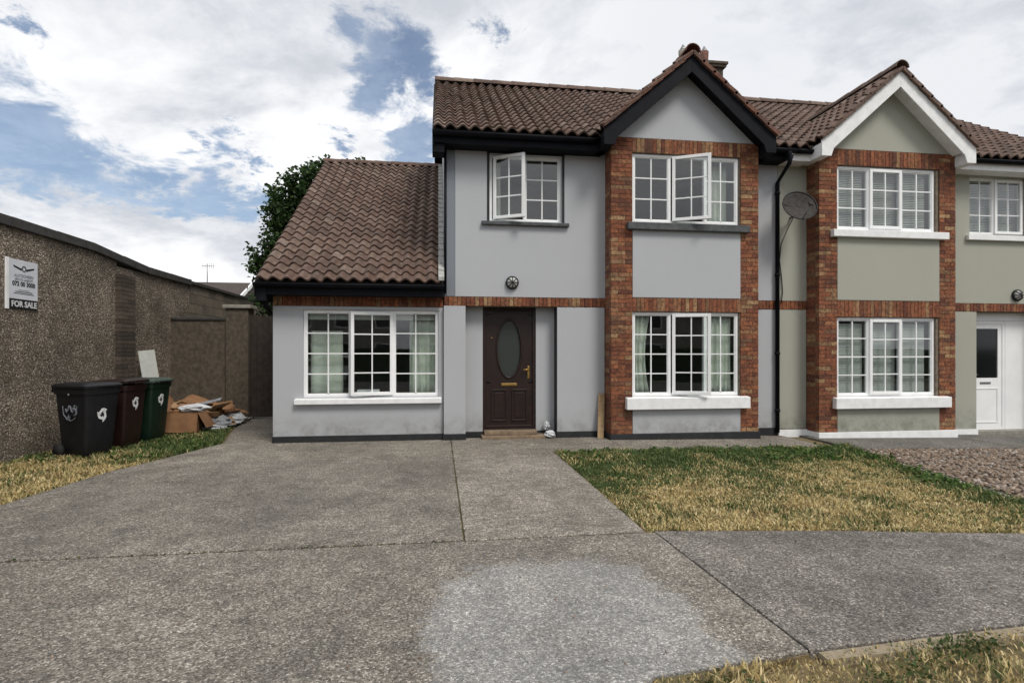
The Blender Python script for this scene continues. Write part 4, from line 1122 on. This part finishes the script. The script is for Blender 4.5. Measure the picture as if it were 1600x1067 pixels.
# satellite dish on a wall bracket
dc = Vector((6.36, 8.98, 4.1)); dish = thing('satellite_dish', 'weathered round satellite dish on a bracket beside the brick pier of the sage house', 'satellite dish', (6.5, D, 3.9))
axis = Vector((-.1, -.97, .33)).normalized(); ax = axis.cross(Vector((0, 0, 1))).normalized(); ay = ax.cross(axis)
def dp_(u, v, k=0): r = .305 * v; return dc + (ax * math.cos(u * 6.283) + ay * math.sin(u * 6.283) * .92) * r - axis * (.07 * (1 - v * v) - k)
b = MB(); b.sm = True; b.grid(lambda u, v: dp_(u, v), 32, 6); o = b.build('reflector', 'dish_grey', dish)
s_ = o.modifiers.new('thick', 'SOLIDIFY'); s_.thickness = .006
MB().tube([dp_(k / 32, 1) for k in range(33)], .011, 6, False).build('rim', 'black_paint', dish)
lnb = dc + axis * .3 - ay * .2
MB().tube([dc - ay * .27 - axis * .02, lnb], .01, 6).build('feed_arm', 'steel', dish)
MB().tube([lnb, lnb - axis * .03 + ay * .07], .028, 10).build('receiver', 'dish_grey', dish)
MB().tube([dc - axis * .075, dc - axis * .2, (6.5, D - .1, 4.0), (6.5, D, 4.0)], .022, 8).build('bracket', 'steel', dish)
cb_ = [(6.36, 9.1, 4.0), (6.34, 9.3, 3.75), (6.3, D - .02, 3.5), (6.27, D - .015, 3.2), (6.31, D - .015, 2.9), (6.33, D - .02, 2.62), (6.3, D - .025, 2.4)]
MB().tube(cb_, .008, 6).build('cable', 'black_pvc', dish)

# ------------------------------------------------------------------ boundary wall and what stands against it
WX = -5.8
bwl = thing('boundary_wall', 'tall pebble dashed boundary wall with dark coping along the left side', 'wall', (WX, 9, 0))
MB().box(WX - .22, WX, 2.0, 10.85, -.3, 3.2).box(WX - .22, WX, 10.85, 13.8, -.3, 3.06).build('wall', 'pebble_dash', bwl)
y = 2.0
while y < 13.75:                                   # coping stones one by one, stepping down past the pilaster
    y1 = min(y + .9, 13.8); st = 3.2 if y1 < 10.6 else (3.2 - .14 * min(1, (y1 - 10.5) / 1.0)); st0 = 3.2 if y < 10.5 else (3.2 - .14 * min(1, (y - 10.5) / 1.0))
    q = [(WX + .06, y + .004, st0 + .002), (WX + .06, y1 - .004, st + .002), (WX + .06, y1 - .004, st + .14 + rnd.uniform(-.004, .004)), (WX + .06, y + .004, st0 + .145)]
    MB().prism(q, (0, 0, 0), (-.36, 0, 0)).build('coping_stone', 'coping', bwl, bevel=.012); y = y1
pb = MB().box(WX + .002, WX + .082, 10.82, 11.3, -.2, 2.92).build('pilaster', 'mortar', bwl)
for k in range(39):
    z = -.0 + k * .075
    if k % 2:
        MB().box(WX + .001, WX + .09, 10.812, 11.308, z, z + .066).build('brick', 'dark_brick', pb)
    else:
        MB().box(WX + .001, WX + .09, 10.812, 11.055, z, z + .066).build('brick', 'dark_brick', pb); MB().box(WX + .001, WX + .09, 11.065, 11.308, z, z + .066).build('brick', 'dark_brick', pb)
blw = thing('block_wall', 'bare concrete block wall running back beyond the pebble dashed wall', 'wall', (WX, 16, 0))
MB().box(WX - .2, WX - .012, 13.81, 22, -.3, 3.05).build('mortar_bed', 'mortar', blw)
for r_ in range(8):
    z = 1.3 + r_ * .225; y = 13.82 - (.22 if r_ % 2 else 0)
    while y < 21.5:
        a, b_ = max(13.82, y), y + .44
        MB().box(WX - .1, WX + rnd.uniform(-.003, .003), a + .005, b_ - .005, z + .005, z + .22).build('block', 'block', blw); y = b_
for k in range(9):
    MB().box(WX - .24, WX + .05, 13.81 + k * .9, 14.7 + k * .9, 3.102, 3.17).build('coping_stone', 'coping', blw)
# return wall, pier and gate across the side passage
rw = thing('return_wall', 'low dark pebble dashed wall with a pier at its right end, facing the drive', 'wall', (-5, 12.9, 0))
MB().box(WX + .002, -4.64, 12.9, 13.1, -.2, 2.2).build('wall', 'dash_dark', rw)
MB().box(WX + .002, -4.642, 12.87, 13.13, 2.201, 2.26).build('coping_stone', 'coping', rw, bevel=.01)
MB().box(-4.64, -4.17, 12.82, 13.2, -.2, 2.46).build('pier', 'dash_dark', rw)
MB().box(-4.7, -4.11, 12.77, 13.25, 2.461, 2.54).build('pier_cap', 'kerb_stone', rw, bevel=.015)
gt = thing('side_gate', 'dark weathered timber gate between the pier and the extension', 'gate', (-3.45, 12.95, 0))
for k in range(11):
    x = -4.15 + k * .13
    MB().box(x, x + .122, 12.93 + rnd.uniform(0, .004), 12.955, .05, 2.3 + rnd.uniform(-.015, .015)).build('plank', 'grey_wood', gt)
for z in (.35, 1.2, 2.0): MB().box(-4.14, -2.74, 12.957, 13.0, z, z + .1).build('rail', 'grey_wood', gt)

# for sale sign
sg_ = thing('for_sale_sign', 'white for sale board with a black strip, fixed to the pebble dashed wall', 'sign', (WX, 8.55, 2.09))
y0, y1 = 8.26, 8.84
MB().box(WX + .004, WX + .02, y0, y1, 2.235, 2.78).build('board', 'sign_white', sg_, bevel=.003)
MB().box(WX + .004, WX + .019, y0 + .05, y1 - .005, 2.1, 2.232).build('strip', 'sign_black', sg_)
MB().box(WX + .003, WX + .028, y0 - .012, y0 + .03, 2.09, 2.79).build('edge_batten', 'white_paint', sg_)


def lettering(text, x, yc, z, size, mat, parent, name='lettering', sx=1.):
    cu = bpy.data.curves.new('txt', 'FONT'); cu.body = text; cu.size = size; cu.align_x = 'CENTER'; cu.extrude = .001; cu.offset = .003 * size / .1
    to = bpy.data.objects.new('txt', cu); COL.objects.link(to); dg = bpy.context.evaluated_depsgraph_get(); dg.update()
    me = bpy.data.meshes.new_from_object(to.evaluated_get(dg)); bpy.data.objects.remove(to); bpy.data.curves.remove(cu)
    me.transform(Matrix(((0, 0, 1, 0), (sx, 0, 0, 0), (0, 1, 0, 0), (0, 0, 0, 1))))
    me.name = name; me.materials.clear(); me.materials.append(M[mat]); o = bpy.data.objects.new(name, me); COL.objects.link(o)
    place(o, (x, yc, z), parent); return o


yc = (y0 + y1) / 2 + .02
lettering('FOR SALE', WX + .0205, yc + .01, 2.13, .112, 'emblem_white', sg_)
lettering('072 00 3000', WX + .0215, yc, 2.42, .085, 'sign_black', sg_)
lettering('AUCTIONEERS', WX + .0215, yc, 2.545, .055, 'sign_grey', sg_); lettering('ESTATE AGENTS', WX + .0215, yc, 2.495, .045, 'sign_grey', sg_)
for z, hw in ((2.36, .1), (2.335, .16), (2.31, .19)): MB().box(WX + .0205, WX + .0222, yc - hw, yc + hw, z, z + .009).build('printed_line', 'sign_black' if hw > .1 else 'sign_grey', sg_)
em = MB()
for s2 in (-1, 1): em.prism([(WX + .0205, yc + s2 * .03, 2.66), (WX + .0205, yc + s2 * .2, 2.7), (WX + .0205, yc + s2 * .19, 2.675), (WX + .0205, yc + s2 * .05, 2.635)], (0, 0, 0), (.0015, 0, 0))
em.tube([(WX + .021, yc + .035 * math.cos(a), 2.665 + .035 * math.sin(a)) for a in np.linspace(0, 6.283, 17)], .007, 5, False)
em.build('emblem', 'sign_black', sg_)

# ------------------------------------------------------------------ wheelie bins
def arrow_ring(r=.06):
    """three bent arrows chasing each other round a triangle, in the local YZ plane; returns polygons"""
    out = []
    for k in range(3):
        a = k * 2.0944 + 1.571
        rot = lambda u, v: (u * math.cos(a) - v * math.sin(a), u * math.sin(a) + v * math.cos(a))
        out.append([rot(*q) for q in ((r * .95, -r * .45), (r * .95, r * .1), (r * .35, r * .75), (r * .05, r * .5), (r * .5, 0), (r * .5, -r * .45))])
        out.append([rot(*q) for q in ((r * .5, r * 1.1), (r * -.15, r * 1.0), (r * .05, r * .25))])
    return out


def wheelie_bin(loc, rz, body, lidm, label, crest=False, lid_open=0):
    o = thing('wheelie_bin', label, 'wheelie bin', loc, rz, 'wheelie bins by the wall', local=True); o.scale = (.8, .96, 1)
    # local frame: front faces +X, back (handle and wheels) -X
    b = MB()
    def sect(z, x0, x1, hy, r=.05):
        pts = []
        for cx, cy, a0 in ((x1 - r, hy - r, 0), (x0 + r, hy - r, 90), (x0 + r, -hy + r, 180), (x1 - r, -hy + r, 270)):
            for q in range(4): an = R(a0 + q * 30); pts.append(Vector((cx + r * math.cos(an), cy + r * math.sin(an), z)))
        return pts
    secs = [sect(.03, -.2, .25, .21), sect(.08, -.24, .27, .225), sect(.2, -.27, .285, .235), sect(.9, -.33, .345, .275), sect(.901, -.35, .365, .292, .06), sect(.985, -.36, .375, .3, .06)]
    n = len(secs[0]); vs = [q for s_ in secs for q in s_]
    b.sm = True
    b.add(vs, [(i * n + k, i * n + (k + 1) % n, (i + 1) * n + (k + 1) % n, (i + 1) * n + k) for i in range(len(secs) - 1) for k in range(n)] + [list(range(n))[::-1]])
    b.sm = False; b.add(secs[-1], [list(range(n))])
    bo = b.build('body', body, o); em_ = bo.modifiers.new('split', 'EDGE_SPLIT'); em_.split_angle = R(45)
    b = MB(); b.T = Matrix.Translation((-.37, 0, 1.0)) @ Matrix.Rotation(-lid_open, 4, 'Y') @ Matrix.Translation((.37, 0, -1.0))
    ls = [sect(.99, -.38, .4, .315, .06), sect(1.02, -.385, .405, .32, .07), sect(1.05, -.36, .37, .29, .07), sect(1.062, -.25, .26, .2, .07)]
    vs = [q for s_ in ls for q in s_]; b.sm = True
    b.add(vs, [(i * n + k, i * n + (k + 1) % n, (i + 1) * n + (k + 1) % n, (i + 1) * n + k) for i in range(3) for k in range(n)] + [list(range(n))[::-1], [3 * n + k for k in range(n)]])
    lo = b.build('lid', lidm, o); em_ = lo.modifiers.new('split', 'EDGE_SPLIT'); em_.split_angle = R(50)
    MB().box(.375, .42, -.12, .12, 1.0, 1.025).build('lid_grip', lidm, lo, bevel=.008)
    MB().tube([(-.42, -.24, .98), (-.42, .24, .98)], .018, 8).box(-.43, -.34, -.25, -.22, .93, 1.0).box(-.43, -.34, .22, .25, .93, 1.0).build('handle', body, o)
    for s2 in (-1, 1):
        wv = MB(); wv.tube([(-.26, s2 * .235, .1), (-.26, s2 * .285, .1)], .1, 16); wv.build('wheel', 'rubber', o)
    MB().tube([(-.26, -.24, .1), (-.26, .24, .1)], .014, 6).build('axle', 'steel', o)
    rb = MB()
    for yy in (-.12, 0, .12): rb.prism([(.29, yy - .012, .25), (.347, yy - .012, .88), (.33, yy - .012, .88), (.27, yy - .012, .25)], (0, 0, 0), (0, .024, 0))
    rb.build('rib', body, o)
    e = MB()
    zc_ = .6 if crest else .7
    for pl in arrow_ring(.075): e.prism([(.33 + (z + zc_ - .7) * .085, y * 1.0, zc_ + z * 1.25) for y, z in pl], (0, 0, 0), (.006, 0, 0))
    e.build('emblem', 'emblem_white', o)
    if crest:                                       # faint crest on the flank: a shield outline, a swirl and a star
        c = MB(); yy = -.264
        at_ = lambda x, z: (x, -.2425 - (z - .25) * .056 - .012, z)
        pts = [(-.14, .74), (-.13, .62), (-.06, .55), (.02, .53), (.1, .56), (.15, .63), (.16, .74)]
        c.tube([at_(*q) for q in pts], .007, 5)
        c.tube([at_(-.08 + .09 * t_, .7 - .05 * math.sin(t_ * 5)) for t_ in np.linspace(0, 2.2, 9)], .012, 5)
        c.tube([at_(.09 + .05 * math.cos(a), .66 + .05 * math.sin(a)) for a in np.linspace(-1.5, 2.4, 9)], .012, 5)
        c.prism([at_(-.02 + (.05 if k % 2 == 0 else .02) * math.sin(k * .628), .575 + (.05 if k % 2 == 0 else .02) * math.cos(k * .628)) for k in range(10)], (0, 0, 0), (0, -.006, 0))
        c.tube([at_(.0, .9), at_(.012, .9)], .018, 8)
        c.build('crest', 'emblem_faint', o)
    return o


wheelie_bin((-5.06, 8.74, 0), R(-19), 'bin_black', 'bin_black', 'black wheelie bin with a faint crest, nearest the viewer of the three', True)
wheelie_bin((-5.02, 9.44, 0), R(-5), 'bin_brown', 'bin_brown', 'dark red brown wheelie bin between the black and the green one', False, .04)
wheelie_bin((-4.95, 10.1, 0), R(-6), 'bin_green', 'bin_green_lid', 'green wheelie bin, the farthest of the three beside the cardboard')

# ------------------------------------------------------------------ rubbish by the wall
def carton(name, loc, size, rz, tilt, label, mat='cardboard', flaps=(70, 40, 100, 60)):
    o = thing(name, label, 'cardboard box', loc, rz, local=True); o.rotation_euler = (tilt[0], tilt[1], rz)
    x, y, z = size[0] / 2, size[1] / 2, size[2]; t_ = .006
    b = MB().box(-x, x, -y, y, 0, t_).box(-x, x, -y, -y + t_, t_, z).box(-x, x, y - t_, y, t_, z).box(-x, -x + t_, -y + t_, y - t_, t_, z).box(x - t_, x, -y + t_, y - t_, t_, z)
    b.build('box_body', mat, o)
    for k, a in enumerate(flaps):
        f = MB(); L = (y if k < 2 else x) * 1.0; half = x if k < 2 else y
        f.T = Matrix.Rotation(R((0, 180, 90, -90)[k]), 4, 'Z') @ Matrix.Translation((0, -(y if k < 2 else x), z)) @ Matrix.Rotation(R(a), 4, 'X')
        f.box(-half + .004, half - .004, -L, -.002, 0, .005); f.build('flap', mat, o)
    return o


def sheet(name, c, w_, l_, eul, mat, label, cat, curl=.03, seed=0, thick=.004):
    T = Matrix.Translation(c) @ Vector((0, 0, 0)).to_track_quat('X', 'Z').to_matrix().to_4x4() if False else Matrix.Translation(c)
    from mathutils import Euler
    T = T @ Euler(eul).to_matrix().to_4x4()
    b = MB(); b.T = T; b.sm = True
    b.grid(lambda u, v: ((u - .5) * w_, (v - .5) * l_, curl * mnoise.noise(Vector((u * 2.2 + seed, v * 2.2, seed * 1.7)))), 10, 10)
    o = b.build(name, mat); s_ = o.modifiers.new('thick', 'SOLIDIFY'); s_.thickness = thick
    return tag(o, label, cat)


def crumple(name, c, size, mat, label, cat, seed):
    b = MB(); b.sm = False
    def fn(u, v):
        dr = Vector((math.cos(u * 6.283) * math.sin(v * 3.1416), math.sin(u * 6.283) * math.sin(v * 3.1416), math.cos(v * 3.1416)))
        uu = u % 1.0; dr2 = Vector((math.cos(uu * 6.283) * math.sin(v * 3.1416), math.sin(uu * 6.283) * math.sin(v * 3.1416), math.cos(v * 3.1416)))
        k = 1 + .5 * mnoise.noise(dr2 * 2.1 + Vector((seed, 0, 0))) + .3 * mnoise.noise(dr2 * 5 + Vector((0, seed, 0)))
        return Vector((c[0] + dr.x * size[0] * k, c[1] + dr.y * size[1] * k, max(.004, c[2] + dr.z * size[2] * k)))
    b.grid(fn, 14, 9); return b.build(name, mat, label=label, cat=cat)


carton('cardboard_box', (-4.72, 11.0, .02), (.62, .8, .36), R(8), (R(-4), R(2), 0), 'open cardboard box with its flaps up, at the front of the litter heap', 'cardboard', (115, -20, 60, 95))
carton('cardboard_box', (-4.75, 11.85, .02), (.6, .5, .3), R(-20), (R(3), R(-3), 0), 'battered pale cardboard box behind the open one in the litter heap', 'cardboard_pale', (-30, 50, -25, -40))
sheet('cardboard_sheet', (-5.3, 11.4, .5), .5, 1.2, (R(0), R(62), R(4)), 'cardboard', 'tall sheet of brown cardboard leaning on the wall over the heap', 'cardboard', .08, 2)
sheet('cardboard_sheet', (-4.75, 12.1, .43), .95, .55, (R(10), R(13), R(-8)), 'cardboard', 'flat brown cardboard sheet lying on top of the heap', 'cardboard', .06, 5)
sheet('cardboard_sheet', (-4.35, 11.75, .08), .5, .4, (R(14), R(-8), R(30)), 'cardboard_pale', 'small torn piece of pale cardboard lying at the right of the heap', 'cardboard', .05, 9)
crumple('plastic_bag', (-4.66, 11.3, .42), (.27, .2, .07), 'paper', 'crumpled white plastic bag on the cardboard box', 'plastic bag', 1.3)
crumple('plastic_bag', (-4.3, 11.55, .12), (.2, .22, .11), 'paper_grey', 'grey crumpled plastic bag in front of the heap', 'plastic bag', 4.1)
crumple('plastic_bag', (-4.25, 12.2, .1), (.25, .22, .13), 'paper', 'white crumpled plastic bag at the right end of the heap', 'plastic bag', 7.7)
k = 0
pos = [(-4.42, 11.2), (-4.2, 11.35), (-4.12, 11.9), (-4.3, 12.45), (-4.15, 12.6), (-4.52, 11.1)]
lab = ['white sheet of paper in front of the cardboard box', 'long white strip of packing lying on the grass edge', 'white scrap of paper beside the grey bag', 'pale scrap of paper by the pier', 'small white scrap at the foot of the pier', 'white paper tucked against the box']
for (x, y), l_ in zip(pos, lab):
    k += 1; sheet('paper_sheet', (x, y, .09 if k == 6 else .06), .2 if k != 2 else .16, .26 if k != 2 else .62, (R(rnd.uniform(-14, 14)), R(rnd.uniform(-14, 14)), rnd.uniform(0, 3) if k != 2 else R(-35)), 'paper', l_, 'paper', .06, k * 3.3, .002)
carton('cardboard_box', (-4.45, 12.35, .02), (.42, .36, .22), R(35), (R(8), R(-6), 0), 'small crushed cardboard box at the far end of the heap by the pier', 'cardboard', (-30, -60, 20, 50))
sheet('cardboard_sheet', (-4.5, 11.35, .3), .5, .3, (R(-35), R(12), R(20)), 'cardboard_pale', 'bent pale cardboard flap hanging over the front of the heap', 'cardboard', .07, 14)
sheet('foam_board', (-4.33, 11.15, .07), .62, .16, (R(18), R(4), R(32)), 'paper', 'long white foam strip along the front edge of the heap', 'packing', .01, 21, .02)
sheet('foam_board', (-4.6, 11.75, .5), .5, .22, (R(8), R(-14), R(10)), 'paper_grey', 'grey white foam board on top of the pale cardboard box', 'packing', .01, 23, .02)
b = MB(); b.T = Matrix.Translation((-5.52, 11.62, .01)) @ Matrix.Rotation(R(-8), 4, 'Y') @ Matrix.Rotation(R(12), 4, 'Z')
b.T = Matrix.Translation((-5.38, 11.5, .0)) @ Matrix.Rotation(R(-9), 4, 'Y') @ Matrix.Rotation(R(-38), 4, 'Z')
b.box(-.012, .012, -.15, .15, 0, 1.55).build('white_board', 'white_board', label='pale flat board leaning on the wall behind the bins', cat='board', bevel=.003)
b = MB(); b.T = Matrix.Translation((2.8, 9.28, .0)) @ Matrix.Rotation(R(-9), 4, 'X') @ Matrix.Rotation(R(4), 4, 'Y')
b.box(-.055, .055, -.012, .012, 0, .78).build('wooden_board', 'raw_wood', label='short raw wooden board leaning beside the brick pier', cat='board', bevel=.003)
crumple('plastic_bag', (1.93, 9.42, .07), (.1, .07, .06), 'paper', 'small white crumpled bag on the ground right of the brown door', 'plastic bag', 11.2)
crumple('plastic_cup', (1.9, 9.58, .2), (.06, .05, .07), 'paper', 'white scrap of packaging resting on the plinth beside the brown door', 'litter', 15.4)

# ------------------------------------------------------------------ tree behind the extension, far house with its aerial
tr = thing('tree', 'dark leafy tree rising behind the left verge of the extension roof', 'tree', (-4.9, 16.8, 0))
MB().tube([(-4.9, 16.8, -.1), (-4.85, 16.85, 1.4), (-4.75, 16.9, 2.8), (-4.6, 16.9, 4.4)], [.16, .13, .1, .06], 10).build('trunk', 'bark', tr)
lm = [(-5.3, 16.7, 4.0), (-4.3, 17.0, 5.2), (-3.7, 17.1, 6.2), (-4.9, 16.6, 4.9), (-4.0, 16.8, 5.6), (-3.2, 17.2, 6.4), (-4.5, 17.2, 5.4)]
for q in lm: MB().tube([(-4.75, 16.9, 2.6 + rnd.random()), ((q[0] - 4.75) / 2, (q[1] + 16.9) / 2, (q[2] + 3.1) / 2 + .2), q], [.06, .04, .015], 6).build('limb', 'bark', tr)
cen = [(-5.15, 16.8, 3.9, .32), (-5.0, 16.8, 4.4, .38), (-4.62, 16.8, 4.95, .46), (-4.55, 16.8, 5.5, .5), (-4.45, 16.8, 6.0, .5), (-4.05, 16.8, 6.4, .5), (-3.6, 16.9, 6.75, .42), (-3.15, 17.0, 6.95, .32), (-2.65, 17.2, 7.2, .16), (-2.3, 17.2, 7.22, .13), (-4.2, 17.3, 5.0, .7), (-3.8, 17.3, 5.8, .7), (-4.6, 17.2, 3.6, .6), (-4.9, 17.0, 3.0, .5)]
pts = []
for x, y, z, r_ in cen:
    for q in range(int(64 * (r_ / .5) ** 2 * .75) + 4):
        dv = NR.normal(size=3); dv /= np.linalg.norm(dv); c0 = np.array([x, y, z]) + dv * r_ * (NR.rand() ** .4)
        pts.append(c0 + NR.normal(size=(18, 3)) * .085)
numesh('crown', *leaf_cloud(np.concatenate(pts), .12, np.array([[.025, .055, .015], [.04, .08, .02], [.018, .04, .012], [.06, .1, .03]]), .3), 'leaf', None, tr, None, None)

fh = thing('far_house', 'distant house roof with a white verge showing over the side passage', 'house', (-16, 42, 0))
MB().box(-24, -14.2, 40, 48, 0, 4.7).build('wall', 'opposite_render', fh)
MB().prism([(-24.5, 39.6, 4.6), (-24.5, 44, 6.75), (-24.5, 48.4, 4.6)], (0, 0, 0), (10.5, 0, 0)).build('roof', 'opposite_roof', fh)
for y0, y1 in ((39.6, 44), (48.4, 44)):
    q = [(-13.98, y0, 4.45), (-13.98, 44, 6.6), (-13.98, 44, 6.9), (-13.98, y0, 4.75)]
    MB().prism(q if y0 > 44 else q[::-1], (0, 0, 0), (.12, 0, 0)).build('bargeboard', 'white_paint', fh)
ae = thing('tv_aerial', 'thin television aerial standing up from the distant roof', 'aerial', (-17.2, 43.9, 6.6))
MB().tube([(-17.2, 43.9, 6.6), (-17.2, 43.9, 8.1)], .03, 6).build('mast', 'steel', ae)
b = MB().tube([(-17.6, 43.9, 7.95), (-16.7, 43.9, 7.95)], .018, 5)
for k in range(6): b.tube([(-17.5 + k * .15, 43.9, 7.75), (-17.5 + k * .15, 43.9, 8.15)], .012, 5)
b.build('antenna', 'steel', ae)

# ------------------------------------------------------------------ across the road, seen only in the window glass
for i, x in enumerate((-30, -16, -2, 12, 26)):
    o = thing('opposite_house', f'plain rendered house across the road, number {("first","second","third","fourth","fifth")[i]} from the left', 'house', (x, -26, 0))
    MB().box(x, x + 11, -33, -25, -.3, 5.2).build('wall', 'opposite_render', o)
    MB().prism([(x - .4, -24.6, 5.1), (x - .4, -29, 8.0), (x - .4, -33.4, 5.1)], (0, 0, 0), (11.8, 0, 0)).build('roof', 'opposite_roof', o)
    for wx in (1.2, 4.6, 8):
        for z in (.9, 3.4): MB().ring(x + wx, x + wx + 1.7, -25.06, -24.98, z, z + 1.3, .08).build('window', 'white_pvc', o); MB().box(x + wx + .08, x + wx + 1.62, -25.03, -24.99, z + .08, z + 1.22).build('pane', 'dark_glass', o)
MB().box(-40, 40, -15.5, -14.6, -.3, 1.7).build('hedge', 'hedge', label='clipped hedge across the road', cat='hedge')
car = thing('parked_car', 'white hatchback parked across the road, mirrored in the extension window', 'car', (-5.3, -8.5, -.12))
prof = [(-2, .35), (-2.02, .62), (-1.93, .85), (-1.2, .95), (-.55, 1.4), (.6, 1.46), (1.35, 1.38), (1.85, .95), (1.98, .85), (2.0, .4), (1.8, .25), (-1.8, .25)]
MB().prism([(-5.3 + a, -9.3, b_ - .1) for a, b_ in prof][::-1], (0, 0, 0), (0, 1.65, 0)).build('body', 'car_white', car, bevel=.08)
MB().prism([(-5.3 + a, -7.66, b_ - .1) for a, b_ in ((-.98, .98), (-.5, 1.32), (.55, 1.38), (1.2, 1.3), (1.5, .98))], (0, 0, 0), (0, .03, 0)).build('side_window', 'dark_glass', car)
for a in (-1.3, 1.25):
    for yy in (-7.8, -9.25): MB().tube([(-5.3 + a, yy, .2), (-5.3 + a, yy + .2, .2)], .31, 16).build('wheel', 'rubber', car)
